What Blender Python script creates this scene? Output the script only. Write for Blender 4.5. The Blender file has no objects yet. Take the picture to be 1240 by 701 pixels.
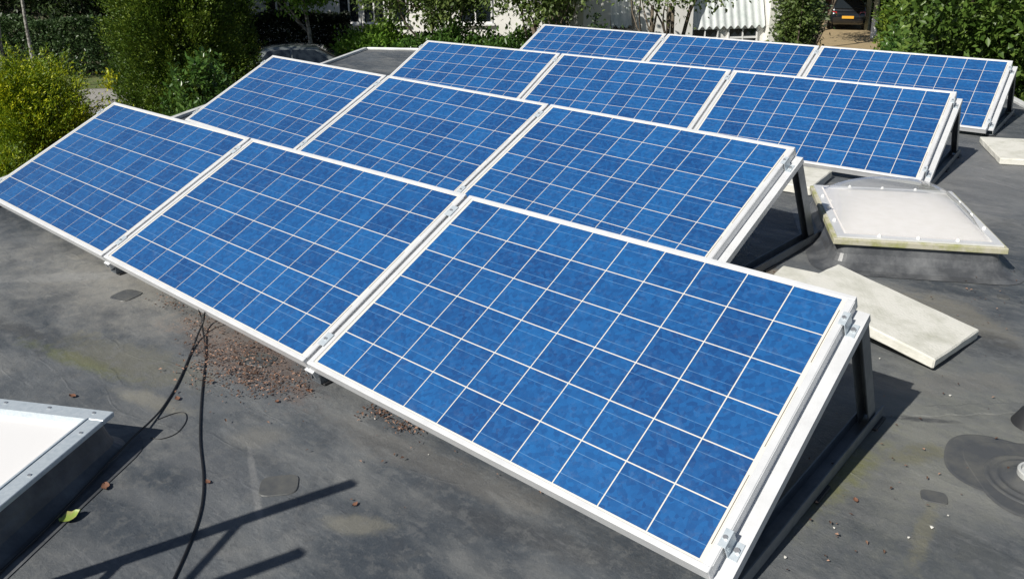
import bpy, bmesh, math, random
import numpy as np
from mathutils import Vector, Matrix

# ------------------------------------------------------------------ camera, sky, sun, exposure
S = bpy.context.scene
COL = S.collection
F_PX, PPY = 1019.01, -120.0                       # focal length and principal point in photo pixels (1240 x 701)
CAM = Vector((5.75414, -1.60216, 1.63151))
YAW, PITCH, ROLL = -0.71663, 0.29875, -0.00976
_cy, _sy, _cp, _sp = math.cos(YAW), math.sin(YAW), math.cos(PITCH), math.sin(PITCH)
FWD = Vector((_sy*_cp, _cy*_cp, -_sp))
_r = Vector((_cy, -_sy, 0)); _u = _r.cross(FWD)
RIGHT = _r*math.cos(ROLL) + _u*math.sin(ROLL)
UP = -_r*math.sin(ROLL) + _u*math.cos(ROLL)
cam = bpy.data.cameras.new('camera'); camo = bpy.data.objects.new('camera', cam); COL.objects.link(camo)
cam.sensor_width = 36; cam.lens = 36*F_PX/1240; cam.shift_y = PPY/1240
cam.clip_start = 0.05; cam.clip_end = 5000
camo.matrix_world = Matrix(((RIGHT.x, UP.x, -FWD.x, CAM.x), (RIGHT.y, UP.y, -FWD.y, CAM.y), (RIGHT.z, UP.z, -FWD.z, CAM.z), (0, 0, 0, 1)))
S.camera = camo
TRAVEL = Vector((0.06, 0.60, -0.545)).normalized()    # direction in which the sunlight travels
ELEV = math.asin(-TRAVEL.z)
AZ = math.atan2(-TRAVEL.x, -TRAVEL.y)
w = bpy.data.worlds.new('World'); S.world = w; w.use_nodes = True
nt = w.node_tree; nt.nodes.clear()
sky = nt.nodes.new('ShaderNodeTexSky'); sky.sky_type = 'NISHITA'; sky.sun_disc = False
sky.sun_elevation = ELEV; sky.sun_rotation = AZ; sky.air_density = 1.0; sky.dust_density = 0.7; sky.ozone_density = 1.2
bg = nt.nodes.new('ShaderNodeBackground'); bg.inputs[1].default_value = 0.052
wo = nt.nodes.new('ShaderNodeOutputWorld')
nt.links.new(sky.outputs[0], bg.inputs[0]); nt.links.new(bg.outputs[0], wo.inputs[0])
sl = bpy.data.lights.new('sun', 'SUN'); sl.energy = 5.0; sl.angle = math.radians(0.5); sl.color = (1, 0.955, 0.88)
so = bpy.data.objects.new('sun', sl); COL.objects.link(so)
so.rotation_euler = TRAVEL.to_track_quat('-Z', 'Y').to_euler(); so.location = (0, -20, 20)
S.view_settings.view_transform = 'Standard'; S.view_settings.look = 'None'
S.view_settings.exposure = 0.15; S.view_settings.gamma = 1; S.view_settings.use_curve_mapping = False

def ray(u, v):
    return FWD + RIGHT*((u-620)/F_PX) - UP*((v-350.5-PPY)/F_PX)
def at(u, v, depth):            # point seen at pixel u,v at a given depth
    return CAM + ray(u, v)*depth
def gnd(u, v, z=0.0):           # point seen at pixel u,v on the level z
    q = ray(u, v); return CAM + q*((z-CAM.z)/q.z)
GZ = -3.0                       # garden level, roof is z = 0
R = random.Random(7)
rng = np.random.default_rng(7)

# ------------------------------------------------------------------ helpers
def tag(o, label=None, cat=None, group=None, kind=None):
    if label: o['label'] = label
    if cat: o['category'] = cat
    if group: o['group'] = group
    if kind: o['kind'] = kind
    return o
def link(o, parent=None):
    COL.objects.link(o)
    if parent: o.parent = parent
    return o
def empty(name, loc=(0, 0, 0), m=None):
    o = bpy.data.objects.new(name, None); o.empty_display_size = 0.1
    if m is not None: o.matrix_world = m
    else: o.location = loc
    return link(o)
def bm_obj(name, bm, mat, parent=None, smooth=False):
    me = bpy.data.meshes.new(name); bm.normal_update(); bm.to_mesh(me); bm.free()
    if smooth:
        for p in me.polygons: p.use_smooth = True
    if mat: me.materials.append(mat)
    return link(bpy.data.objects.new(name, me), parent)
def box(bm, lo, hi, bevel=0.0, m=None):
    vs = [bm.verts.new((x, y, z)) for z in (lo[2], hi[2]) for y in (lo[1], hi[1]) for x in (lo[0], hi[0])]
    fs = [(0, 2, 3, 1), (4, 5, 7, 6), (0, 1, 5, 4), (2, 6, 7, 3), (0, 4, 6, 2), (1, 3, 7, 5)]
    faces = [bm.faces.new([vs[i] for i in f]) for f in fs]
    if bevel:
        es = {e for f in faces for e in f.edges}
        r = bmesh.ops.bevel(bm, geom=list(es), offset=bevel, segments=1, affect='EDGES', profile=0.7)
        vs = list({v for f in r['faces'] for v in f.verts} | {v for v in vs if v.is_valid})
    if m is not None:
        for v in vs:
            if v.is_valid: v.co = m @ v.co
    return vs
def hexa(bm, pts):              # 8 points: bottom loop 4, top loop 4
    vs = [bm.verts.new(p) for p in pts]
    for f in ((3, 2, 1, 0), (4, 5, 6, 7), (0, 1, 5, 4), (1, 2, 6, 5), (2, 3, 7, 6), (3, 0, 4, 7)):
        bm.faces.new([vs[i] for i in f])
    return vs
def tube(bm, pts, rad, n=8, cap=True):
    pts = [Vector(p) for p in pts]
    if not hasattr(rad, '__len__'): rad = [rad]*len(pts)
    rings = []; prev = None
    for i, p in enumerate(pts):
        d = (pts[min(i+1, len(pts)-1)] - pts[max(i-1, 0)]).normalized()
        a = prev if prev is not None else (Vector((0, 0, 1)) if abs(d.z) < 0.9 else Vector((1, 0, 0)))
        s = (a - d*a.dot(d)).normalized(); t = d.cross(s); prev = s
        rings.append([bm.verts.new(p + (s*math.cos(2*math.pi*k/n) + t*math.sin(2*math.pi*k/n))*rad[i]) for k in range(n)])
    for a, b in zip(rings, rings[1:]):
        for k in range(n): bm.faces.new((a[k], a[(k+1) % n], b[(k+1) % n], b[k]))
    if cap:
        bm.faces.new(rings[0][::-1]); bm.faces.new(rings[-1])
def smooth_path(pts, n=8):      # Catmull-Rom
    pts = [Vector(p) for p in pts]; P = [pts[0]*2-pts[1]] + pts + [pts[-1]*2-pts[-2]]; out = []
    for i in range(1, len(P)-2):
        for k in range(n):
            t = k/n; a, b, c, d = P[i-1:i+3]
            out.append(0.5*((2*b) + (c-a)*t + (2*a-5*b+4*c-d)*t*t + (3*b-a-3*c+d)*t**3))
    return out + [pts[-1]]
def copy_tree(o, parent=None):
    c = o.copy(); COL.objects.link(c); c.parent = parent
    for ch in list(o.children):
        copy_tree(ch, c)
    return c

# ------------------------------------------------------------------ materials
def mat(name, color=(0.5, 0.5, 0.5), rough=0.5, metal=0.0, spec=0.5, coat=0.0, noise=None, bump=None, coatrough=0.05):
    m = bpy.data.materials.new(name); m.use_nodes = True; n = m.node_tree.nodes; l = m.node_tree.links
    b = n['Principled BSDF']; b.inputs['Base Color'].default_value = (*color, 1); b.inputs['Roughness'].default_value = rough
    b.inputs['Metallic'].default_value = metal; b.inputs['Specular IOR Level'].default_value = spec
    b.inputs['Coat Weight'].default_value = coat; b.inputs['Coat Roughness'].default_value = coatrough
    if noise or bump:
        tc = n.new('ShaderNodeTexCoord')
    if noise:                    # (scale, other colour, low, high)
        tx = n.new('ShaderNodeTexNoise'); tx.inputs['Scale'].default_value = noise[0]; tx.inputs['Detail'].default_value = 6; tx.inputs['Roughness'].default_value = 0.65
        l.new(tc.outputs['Object'], tx.inputs['Vector'])
        rp = n.new('ShaderNodeValToRGB'); rp.color_ramp.elements[0].position = noise[2]; rp.color_ramp.elements[1].position = noise[3]
        rp.color_ramp.elements[0].color = (*color, 1); rp.color_ramp.elements[1].color = (*noise[1], 1)
        l.new(tx.outputs['Fac'], rp.inputs[0]); l.new(rp.outputs[0], b.inputs['Base Color'])
    if bump:
        tb = n.new('ShaderNodeTexNoise'); tb.inputs['Scale'].default_value = bump[0]; tb.inputs['Detail'].default_value = 5
        l.new(tc.outputs['Object'], tb.inputs['Vector'])
        bp = n.new('ShaderNodeBump'); bp.inputs['Strength'].default_value = bump[1]; bp.inputs['Distance'].default_value = bump[2]
        l.new(tb.outputs['Fac'], bp.inputs['Height']); l.new(bp.outputs[0], b.inputs['Normal'])
    return m
def N(m): return m.node_tree.nodes, m.node_tree.links, m.node_tree.nodes['Principled BSDF']

M = {}
M['alu'] = mat('anodised_aluminium', (0.74, 0.75, 0.76), 0.42, 0.25, noise=(9, (0.62, 0.63, 0.64), 0.35, 0.75))
M['galv'] = mat('galvanised_steel', (0.60, 0.66, 0.70), 0.38, 0.35, noise=(60, (0.48, 0.55, 0.60), 0.4, 0.7))
M['zincdark'] = mat('dull_zinc', (0.22, 0.24, 0.26), 0.5, 0.5, noise=(20, (0.15, 0.17, 0.19), 0.4, 0.7))
M['bolt'] = mat('stainless_bolt', (0.62, 0.62, 0.62), 0.3, 0.8)
M['backsheet'] = mat('white_backsheet', (0.68, 0.65, 0.58), 0.35, coat=0.5)
M['ribbon'] = mat('tinned_ribbon', (0.16, 0.15, 0.14), 0.4, 0.2)
M['rubber'] = mat('black_rubber', (0.022, 0.023, 0.025), 0.55, bump=(30, 0.3, 0.004))
M['cable'] = mat('cable_sheath', (0.015, 0.015, 0.016), 0.42)
M['concrete'] = mat('paving_concrete', (0.66, 0.65, 0.59), 0.9, noise=(6, (0.45, 0.45, 0.38), 0.46, 0.72), bump=(90, 0.5, 0.004))
M['opal'] = mat('opal_acrylic', (0.80, 0.79, 0.78), 0.25)
M['opal_warm'] = mat('opal_acrylic_dome', (0.86, 0.82, 0.79), 0.3, noise=(14, (0.78, 0.74, 0.69), 0.4, 0.75))
M['mosswood'] = mat('mossy_frame', (0.44, 0.42, 0.33), 0.8, noise=(11, (0.29, 0.30, 0.12), 0.45, 0.62), bump=(60, 0.4, 0.003))
M['whiteplastic'] = mat('white_plastic', (0.78, 0.78, 0.75), 0.4)
M['greyplastic'] = mat('weathered_plastic', (0.48, 0.49, 0.48), 0.5, noise=(20, (0.42, 0.43, 0.41), 0.4, 0.7))
M['trim'] = mat('roof_edge_trim', (0.72, 0.73, 0.72), 0.45, 0.1, noise=(5, (0.50, 0.51, 0.49), 0.4, 0.7))
M['render'] = mat('white_render', (0.80, 0.79, 0.75), 0.85, noise=(1.5, (0.70, 0.69, 0.64), 0.45, 0.75))
M['brick'] = mat('brick_wall', (0.30, 0.15, 0.10), 0.9, noise=(6, (0.22, 0.11, 0.08), 0.4, 0.7))
M['corr'] = mat('corrugated_sheet', (0.66, 0.69, 0.68), 0.5, noise=(4, (0.50, 0.56, 0.54), 0.42, 0.7))
M['glassdark'] = mat('dark_window_glass', (0.015, 0.02, 0.025), 0.05, spec=0.8)
M['whitepaint'] = mat('white_paint', (0.80, 0.80, 0.78), 0.45)
M['bark'] = mat('bark', (0.16, 0.13, 0.095), 0.95, noise=(14, (0.09, 0.075, 0.055), 0.4, 0.65), bump=(35, 0.8, 0.02))
M['birch'] = mat('birch_bark', (0.36, 0.35, 0.32), 0.9, noise=(9, (0.10, 0.09, 0.08), 0.46, 0.60), bump=(25, 0.5, 0.01))
M['carpaint'] = mat('black_car_paint', (0.010, 0.013, 0.018), 0.22, 0.2, coat=1.0)
M['carpaint_sheen'] = mat('dark_car_paint_sky_sheen', (0.16, 0.18, 0.18), 0.35, 0.2, coat=1.0)  # dark paint lightened: sheen of the sky is put into the base colour
M['tyre'] = mat('tyre_rubber', (0.02, 0.02, 0.02), 0.8)
M['rim'] = mat('alloy_rim', (0.45, 0.46, 0.47), 0.3, 0.8)
M['lamp'] = mat('red_lamp_lens', (0.38, 0.015, 0.015), 0.15, coat=1)
M['plate'] = mat('amber_plate', (0.70, 0.36, 0.03), 0.4)
M['deadleaf'] = mat('dead_leaf', (0.16, 0.075, 0.045), 0.8)
M['grit'] = mat('pale_grit', (0.62, 0.61, 0.56), 0.9)
M['greenleaf'] = mat('green_leaf', (0.22, 0.30, 0.06), 0.5, noise=(40, (0.34, 0.30, 0.12), 0.45, 0.65))
M['wood'] = mat('weathered_post', (0.30, 0.29, 0.20), 0.9, noise=(10, (0.20, 0.21, 0.12), 0.4, 0.7))

def litter_mat():
    m = mat('leaf_litter', (0.2, 0.1, 0.06), 0.85); n, l, b = N(m)
    g = n.new('ShaderNodeNewGeometry'); rp = n.new('ShaderNodeValToRGB')
    rp.color_ramp.elements[0].color = (0.05, 0.024, 0.016, 1); rp.color_ramp.elements[1].color = (0.38, 0.23, 0.16, 1)
    e = rp.color_ramp.elements.new(0.55); e.color = (0.13, 0.075, 0.05, 1)
    l.new(g.outputs['Random Per Island'], rp.inputs[0]); l.new(rp.outputs[0], b.inputs['Base Color'])
    return m
M['litter'] = litter_mat()

def foliage(name, c0, c1, c2, trans=0.35, rough=0.45):
    m = mat(name, c0, rough, spec=0.35); n, l, b = N(m)
    g = n.new('ShaderNodeNewGeometry'); rp = n.new('ShaderNodeValToRGB')
    rp.color_ramp.elements[0].color = (*c0, 1); rp.color_ramp.elements[1].color = (*c2, 1)
    e = rp.color_ramp.elements.new(0.55); e.color = (*c1, 1)
    tc = n.new('ShaderNodeTexCoord'); tx = n.new('ShaderNodeTexNoise'); tx.inputs['Scale'].default_value = 1.8; tx.inputs['Detail'].default_value = 3
    l.new(tc.outputs['Object'], tx.inputs['Vector'])
    ad = n.new('ShaderNodeMath'); ad.operation = 'MULTIPLY_ADD'; ad.inputs[1].default_value = 0.6; l.new(g.outputs['Random Per Island'], ad.inputs[0])
    sc = n.new('ShaderNodeMath'); sc.operation = 'MULTIPLY_ADD'; sc.inputs[1].default_value = 1.3; sc.inputs[2].default_value = -0.45
    l.new(tx.outputs['Fac'], sc.inputs[0]); l.new(sc.outputs[0], ad.inputs[2])
    l.new(ad.outputs[0], rp.inputs[0]); l.new(rp.outputs[0], b.inputs['Base Color'])
    t = n.new('ShaderNodeBsdfTranslucent'); l.new(rp.outputs[0], t.inputs['Color'])
    mx = n.new('ShaderNodeMixShader'); mx.inputs[0].default_value = trans
    l.new(b.outputs[0], mx.inputs[1]); l.new(t.outputs[0], mx.inputs[2])
    l.new(mx.outputs[0], n['Material Output'].inputs['Surface'])
    return m
M['golden'] = foliage('golden_needles', (0.020, 0.060, 0.006), (0.17, 0.26, 0.010), (0.70, 0.70, 0.03), 0.3)
M['yellow'] = foliage('yellow_shrub_leaves', (0.22, 0.30, 0.01), (0.50, 0.52, 0.02), (0.75, 0.70, 0.05), 0.3)
M['yew'] = foliage('yew_needles', (0.022, 0.055, 0.008), (0.085, 0.15, 0.016), (0.24, 0.31, 0.035), 0.25)
M['laurel'] = foliage('laurel_leaves', (0.030, 0.075, 0.015), (0.07, 0.15, 0.028), (0.14, 0.23, 0.05), 0.3, 0.3)
M['hedge'] = foliage('hedge_leaves', (0.02, 0.045, 0.014), (0.055, 0.10, 0.035), (0.13, 0.19, 0.08), 0.3, 0.35)
M['shadedhedge'] = foliage('shade_toned_hedge_leaves', (0.004, 0.008, 0.003), (0.008, 0.016, 0.005), (0.018, 0.032, 0.010), 0.1, 0.6)  # dark evergreen leaves, with the hedge's shade put into their colour
M['apple'] = foliage('fruit_tree_leaves', (0.05, 0.09, 0.02), (0.12, 0.18, 0.045), (0.24, 0.30, 0.09), 0.4)
M['cherry'] = foliage('broad_leaves', (0.035, 0.075, 0.014), (0.10, 0.175, 0.030), (0.20, 0.28, 0.06), 0.35, 0.35)
M['bright'] = foliage('bright_leaves', (0.06, 0.14, 0.015), (0.14, 0.27, 0.03), (0.27, 0.40, 0.07), 0.4)
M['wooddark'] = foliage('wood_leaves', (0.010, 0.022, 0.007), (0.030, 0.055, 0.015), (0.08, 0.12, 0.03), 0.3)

def cell_mat():
    m = mat('polycrystalline_silicon', (0.012, 0.08, 0.30), 0.42, coat=1.0, coatrough=0.06, spec=0.4); n, l, b = N(m)
    tc = n.new('ShaderNodeTexCoord'); oi = n.new('ShaderNodeObjectInfo')
    # every cell samples its own piece of crystal grain
    off = n.new('ShaderNodeVectorMath'); off.operation = 'SCALE'; off.inputs[0].default_value = (37, 19, 7); l.new(oi.outputs['Random'], off.inputs['Scale'])
    pos = n.new('ShaderNodeVectorMath'); pos.operation = 'ADD'; l.new(tc.outputs['Object'], pos.inputs[0]); l.new(off.outputs[0], pos.inputs[1])
    vo = n.new('ShaderNodeTexVoronoi'); vo.inputs['Scale'].default_value = 70; l.new(pos.outputs[0], vo.inputs['Vector'])
    sep = n.new('ShaderNodeSeparateColor'); l.new(vo.outputs['Color'], sep.inputs[0])
    nz = n.new('ShaderNodeTexNoise'); nz.inputs['Scale'].default_value = 14; nz.inputs['Detail'].default_value = 4; l.new(pos.outputs[0], nz.inputs['Vector'])
    a = n.new('ShaderNodeMath'); a.operation = 'MULTIPLY'; a.inputs[1].default_value = 0.42; l.new(sep.outputs[0], a.inputs[0])
    c = n.new('ShaderNodeMath'); c.operation = 'MULTIPLY_ADD'; c.inputs[1].default_value = 0.38; l.new(oi.outputs['Random'], c.inputs[0]); l.new(a.outputs[0], c.inputs[2])
    d = n.new('ShaderNodeMath'); d.operation = 'MULTIPLY_ADD'; d.inputs[1].default_value = 0.30; l.new(nz.outputs['Fac'], d.inputs[0]); l.new(c.outputs[0], d.inputs[2])
    rp = n.new('ShaderNodeValToRGB'); rp.color_ramp.elements[0].position = 0.1; rp.color_ramp.elements[1].position = 0.98
    rp.color_ramp.elements[0].color = (0.007, 0.045, 0.165, 1); rp.color_ramp.elements[1].color = (0.014, 0.120, 0.34, 1)
    l.new(d.outputs[0], rp.inputs[0])
    # two faint silver conductor lines across each cell
    sx = n.new('ShaderNodeSeparateXYZ'); l.new(tc.outputs['Object'], sx.inputs[0])
    ab = n.new('ShaderNodeMath'); ab.operation = 'ABSOLUTE'; l.new(sx.outputs['Y'], ab.inputs[0])
    su = n.new('ShaderNodeMath'); su.operation = 'SUBTRACT'; su.inputs[1].default_value = 0.039; l.new(ab.outputs[0], su.inputs[0])
    a2 = n.new('ShaderNodeMath'); a2.operation = 'ABSOLUTE'; l.new(su.outputs[0], a2.inputs[0])
    lt = n.new('ShaderNodeMath'); lt.operation = 'LESS_THAN'; lt.inputs[1].default_value = 0.0011; l.new(a2.outputs[0], lt.inputs[0])
    nb = n.new('ShaderNodeTexNoise'); nb.inputs['Scale'].default_value = 40; l.new(pos.outputs[0], nb.inputs['Vector'])
    ml = n.new('ShaderNodeMath'); ml.operation = 'MULTIPLY'; l.new(lt.outputs[0], ml.inputs[0]); l.new(nb.outputs['Fac'], ml.inputs[1])
    mx = n.new('ShaderNodeMix'); mx.data_type = 'RGBA'; l.new(ml.outputs[0], mx.inputs['Factor']); l.new(rp.outputs[0], mx.inputs['A']); mx.inputs['B'].default_value = (0.13, 0.27, 0.46, 1)
    # a film of dust, heavier in patches
    du = n.new('ShaderNodeTexNoise'); du.inputs['Scale'].default_value = 26; du.inputs['Detail'].default_value = 8; du.inputs['Roughness'].default_value = 0.75; l.new(pos.outputs[0], du.inputs['Vector'])
    dr = n.new('ShaderNodeMapRange'); dr.inputs['From Min'].default_value = 0.52; dr.inputs['From Max'].default_value = 0.8; dr.inputs['To Max'].default_value = 0.10; l.new(du.outputs['Fac'], dr.inputs['Value'])
    m2 = n.new('ShaderNodeMix'); m2.data_type = 'RGBA'; l.new(dr.outputs[0], m2.inputs['Factor']); l.new(mx.outputs['Result'], m2.inputs['A']); m2.inputs['B'].default_value = (0.40, 0.42, 0.42, 1)
    l.new(m2.outputs['Result'], b.inputs['Base Color'])
    cr = n.new('ShaderNodeMapRange'); cr.inputs['To Min'].default_value = 0.05; cr.inputs['To Max'].default_value = 0.16; l.new(du.outputs['Fac'], cr.inputs['Value']); l.new(cr.outputs[0], b.inputs['Coat Roughness'])
    return m
M['cell'] = cell_mat()

def roof_mat():
    m = mat('roof_membrane', (0.06, 0.062, 0.065), 0.55, spec=0.45); n, l, b = N(m)
    tc = n.new('ShaderNodeTexCoord')
    def noise(scale, detail=6, rough=0.6, vec=None):
        t = n.new('ShaderNodeTexNoise'); t.inputs['Scale'].default_value = scale; t.inputs['Detail'].default_value = detail; t.inputs['Roughness'].default_value = rough
        l.new(vec or tc.outputs['Object'], t.inputs['Vector']); return t.outputs['Fac']
    def mrange(val, a, c, lo=0.0, hi=1.0):
        t = n.new('ShaderNodeMapRange'); t.interpolation_type = 'SMOOTHSTEP'; l.new(val, t.inputs['Value'])
        for k, q in zip(('From Min', 'From Max', 'To Min', 'To Max'), (a, c, lo, hi)): t.inputs[k].default_value = q
        return t.outputs[0]
    def mathn(op, a, c):
        t = n.new('ShaderNodeMath'); t.operation = op
        for i, q in enumerate((a, c)):
            if isinstance(q, (int, float)): t.inputs[i].default_value = q
            else: l.new(q, t.inputs[i])
        return t.outputs[0]
    def mixc(f, a, c):
        t = n.new('ShaderNodeMix'); t.data_type = 'RGBA'; l.new(f, t.inputs['Factor'])
        for k, q in (('A', a), ('B', c)):
            if isinstance(q, tuple): t.inputs[k].default_value = (*q, 1)
            else: l.new(q, t.inputs[k])
        return t.outputs['Result']
    # streaks drawn out along the sheets (building direction)
    mp = n.new('ShaderNodeMapping'); mp.inputs['Rotation'].default_value = (0, 0, math.radians(29)); mp.inputs['Scale'].default_value = (0.7, 1.7, 1); l.new(tc.outputs['Object'], mp.inputs['Vector'])
    mp2 = n.new('ShaderNodeMapping'); mp2.inputs['Rotation'].default_value = (0, 0, math.radians(-61)); mp2.inputs['Scale'].default_value = (0.8, 2.0, 1); l.new(tc.outputs['Object'], mp2.inputs['Vector'])
    big = noise(1.1, 9, 0.68); fine = noise(75, 8, 0.85); mid = noise(5, 7, 0.7); st = noise(2.2, 6, 0.65, mp.outputs[0]); st2 = noise(1.7, 6, 0.7, mp2.outputs[0]); grit = noise(160, 4, 0.8)
    col = mixc(mrange(big, 0.40, 0.62), (0.052, 0.062, 0.074), (0.120, 0.130, 0.138))
    col = mixc(mathn('MULTIPLY', mrange(st, 0.47, 0.64), 0.8), col, (0.165, 0.170, 0.168))
    col = mixc(mathn('MULTIPLY', mrange(st2, 0.48, 0.66), 0.6), col, (0.072, 0.081, 0.091))
    col = mixc(mathn('MULTIPLY', mrange(mid, 0.52, 0.66), 0.5), col, (0.055, 0.060, 0.067))
    # silt, moss and leaf-mould stains and other tonal marks: each has its place and outline on the roof
    ragged = noise(17, 6, 0.75)
    def stain(col, p0, p1, wd, c, amt, edge=0.6):
        a, e = gnd(*p0), gnd(*p1); ce = (a+e)/2; d = e-a
        q = n.new('ShaderNodeMapping'); q.vector_type = 'TEXTURE'; q.inputs['Location'].default_value = (ce.x, ce.y, 0); q.inputs['Rotation'].default_value = (0, 0, math.atan2(d.y, d.x)); q.inputs['Scale'].default_value = (d.length/2, wd/2, 1)
        l.new(tc.outputs['Object'], q.inputs['Vector'])
        ln = n.new('ShaderNodeVectorMath'); ln.operation = 'LENGTH'; l.new(q.outputs[0], ln.inputs[0])
        wob = mathn('ADD', ln.outputs['Value'], mathn('MULTIPLY', mathn('SUBTRACT', mid, 0.5), 1.7))
        wob = mathn('ADD', wob, mathn('MULTIPLY', mathn('SUBTRACT', ragged, 0.5), 1.5))
        return mixc(mathn('MULTIPLY', mrange(wob, 1.2, 1.2-edge*1.3), amt), col, c)
    silt = (0.28, 0.265, 0.215); moss = (0.115, 0.130, 0.045); mould = (0.17, 0.115, 0.088); dark = (0.040, 0.043, 0.048); pale = (0.27, 0.27, 0.262)
    col = stain(col, (0, 290), (330, 420), 0.85, (0.26, 0.252, 0.228), 0.85, 1.0)
    col = stain(col, (950, 690), (1240, 420), 1.1, (0.195, 0.198, 0.175), 0.85, 1.0)
    col = stain(col, (1100, 300), (1240, 160), 1.6, (0.20, 0.202, 0.205), 0.85, 1.0)
    col = stain(col, (-40, 340), (230, 330), 0.12, pale, 0.6)
    col = stain(col, (-20, 385), (70, 415), 0.10, dark, 0.6)
    col = stain(col, (30, 412), (165, 462), 0.10, moss, 0.8, 0.8)
    col = stain(col, (60, 405), (260, 470), 0.26, (0.15, 0.145, 0.105), 0.55)
    col = stain(col, (140, 470), (230, 500), 0.10, (0.23, 0.22, 0.18), 0.6)
    col = stain(col, (220, 380), (380, 480), 0.34, mould, 0.5)
    col = stain(col, (300, 530), (318, 650), 0.025, pale, 0.5)
    col = stain(col, (270, 535), (350, 525), 0.14, (0.19, 0.185, 0.165), 0.5)
    col = stain(col, (220, 530), (300, 600), 0.22, (0.10, 0.108, 0.118), 0.7)
    col = stain(col, (90, 580), (330, 640), 0.10, (0.12, 0.128, 0.136), 0.6)
    col = stain(col, (40, 660), (200, 690), 0.12, (0.11, 0.118, 0.125), 0.6)
    col = stain(col, (385, 630), (480, 640), 0.09, (0.22, 0.21, 0.17), 0.6)
    col = stain(col, (380, 500), (700, 640), 0.16, (0.135, 0.13, 0.12), 0.6)
    col = stain(col, (500, 600), (800, 701), 0.12, (0.055, 0.058, 0.062), 0.6)
    col = stain(col, (950, 640), (1080, 520), 0.16, (0.15, 0.155, 0.065), 0.85, 0.9)
    col = stain(col, (1060, 560), (1150, 540), 0.10, (0.145, 0.14, 0.085), 0.6)
    col = stain(col, (1060, 470), (1240, 460), 0.16, (0.15, 0.148, 0.14), 0.55)
    col = stain(col, (1080, 505), (1170, 512), 0.035, dark, 0.8)  # narrow dark line beside the sheet lap
    col = stain(col, (1080, 350), (1240, 420), 0.34, (0.19, 0.18, 0.15), 0.7)
    col = stain(col, (1180, 400), (1240, 440), 0.20, dark, 0.6)
    col = stain(col, (1105, 690), (1130, 610), 0.06, (0.17, 0.165, 0.12), 0.7)
    col = stain(col, (1120, 640), (1240, 690), 0.16, (0.07, 0.076, 0.078), 0.6)
    col = stain(col, (900, 325), (1000, 345), 0.20, (0.21, 0.18, 0.14), 0.75)
    col = stain(col, (1010, 345), (1080, 355), 0.06, (0.17, 0.21, 0.02), 0.85, 0.8)
    col = stain(col, (1150, 215), (1240, 240), 0.25, (0.12, 0.125, 0.13), 0.5)
    # scuffs and grit
    sc = n.new('ShaderNodeTexVoronoi'); sc.feature = 'DISTANCE_TO_EDGE'; sc.inputs['Scale'].default_value = 2.3
    wp = n.new('ShaderNodeVectorMath'); wp.operation = 'ADD'; l.new(mp.outputs[0], wp.inputs[0])
    nv = n.new('ShaderNodeTexNoise'); nv.inputs['Scale'].default_value = 1.6; l.new(tc.outputs['Object'], nv.inputs['Vector']); l.new(nv.outputs['Color'], wp.inputs[1])
    l.new(wp.outputs[0], sc.inputs['Vector'])
    crack = mathn('MULTIPLY', mrange(sc.outputs['Distance'], 0.03, 0.0), mrange(mid, 0.45, 0.65))
    col = mixc(mathn('MULTIPLY', crack, 0.18), col, (0.17, 0.165, 0.15))
    col = mixc(mathn('MULTIPLY', mrange(fine, 0.54, 0.70), 0.55), col, (0.24, 0.235, 0.215))
    col = mixc(mathn('MULTIPLY', mrange(grit, 0.66, 0.74), 0.6), col, (0.24, 0.235, 0.21))
    col = mixc(mathn('MULTIPLY', mrange(fine, 0.44, 0.28), 0.6), col, (0.035, 0.037, 0.040))
    sm = n.new('ShaderNodeMapping'); sm.inputs['Rotation'].default_value = (0, 0, math.radians(-35)); sm.inputs['Scale'].default_value = (3, 26, 1); l.new(tc.outputs['Object'], sm.inputs['Vector'])
    scr = noise(2.2, 7, 0.75, sm.outputs[0])
    col = mixc(mathn('MULTIPLY', mathn('MULTIPLY', mrange(scr, 0.52, 0.66), mrange(big, 0.38, 0.55)), 0.30), col, (0.23, 0.235, 0.24))
    col = mixc(mathn('MULTIPLY', mrange(ragged, 0.50, 0.62), 0.40), col, (0.165, 0.168, 0.165))
    l.new(col, b.inputs['Base Color'])
    l.new(mrange(st, 0.3, 0.7, 0.42, 0.72), b.inputs['Roughness'])
    def ridge(val, wd): return mrange(mathn('ABSOLUTE', mathn('SUBTRACT', val, 0.5), 0.0), wd, 0.0)
    cr1 = mathn('MULTIPLY', ridge(noise(1.3, 3, 0.5, mp2.outputs[0]), 0.012), mrange(big, 0.44, 0.56)); cr2 = mathn('MULTIPLY', ridge(noise(1.0, 3, 0.55, mp.outputs[0]), 0.012), mrange(mid, 0.44, 0.58))
    crease = mathn('MAXIMUM', cr1, cr2)
    h = mathn('ADD', mathn('MULTIPLY', crease, 0.035), mathn('ADD', mathn('MULTIPLY', noise(2.6, 2, 0.5, mp2.outputs[0]), 0.8), mathn('ADD', mathn('MULTIPLY', mid, 0.22), mathn('ADD', mathn('MULTIPLY', fine, 0.14), mathn('MULTIPLY', ragged, 0.16)))))
    bp = n.new('ShaderNodeBump'); bp.inputs['Strength'].default_value = 0.7; bp.inputs['Distance'].default_value = 0.035
    l.new(h, bp.inputs['Height']); l.new(bp.outputs[0], b.inputs['Normal'])
    return m
M['roof'] = roof_mat()
M['patch'] = mat('membrane_patch', (0.070, 0.074, 0.078), 0.5, noise=(9, (0.115, 0.115, 0.105), 0.42, 0.7), bump=(25, 0.4, 0.006))
M['flash'] = mat('rubber_flashing', (0.060, 0.064, 0.070), 0.42, noise=(7, (0.14, 0.145, 0.15), 0.42, 0.68), bump=(8, 0.5, 0.02))

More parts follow.
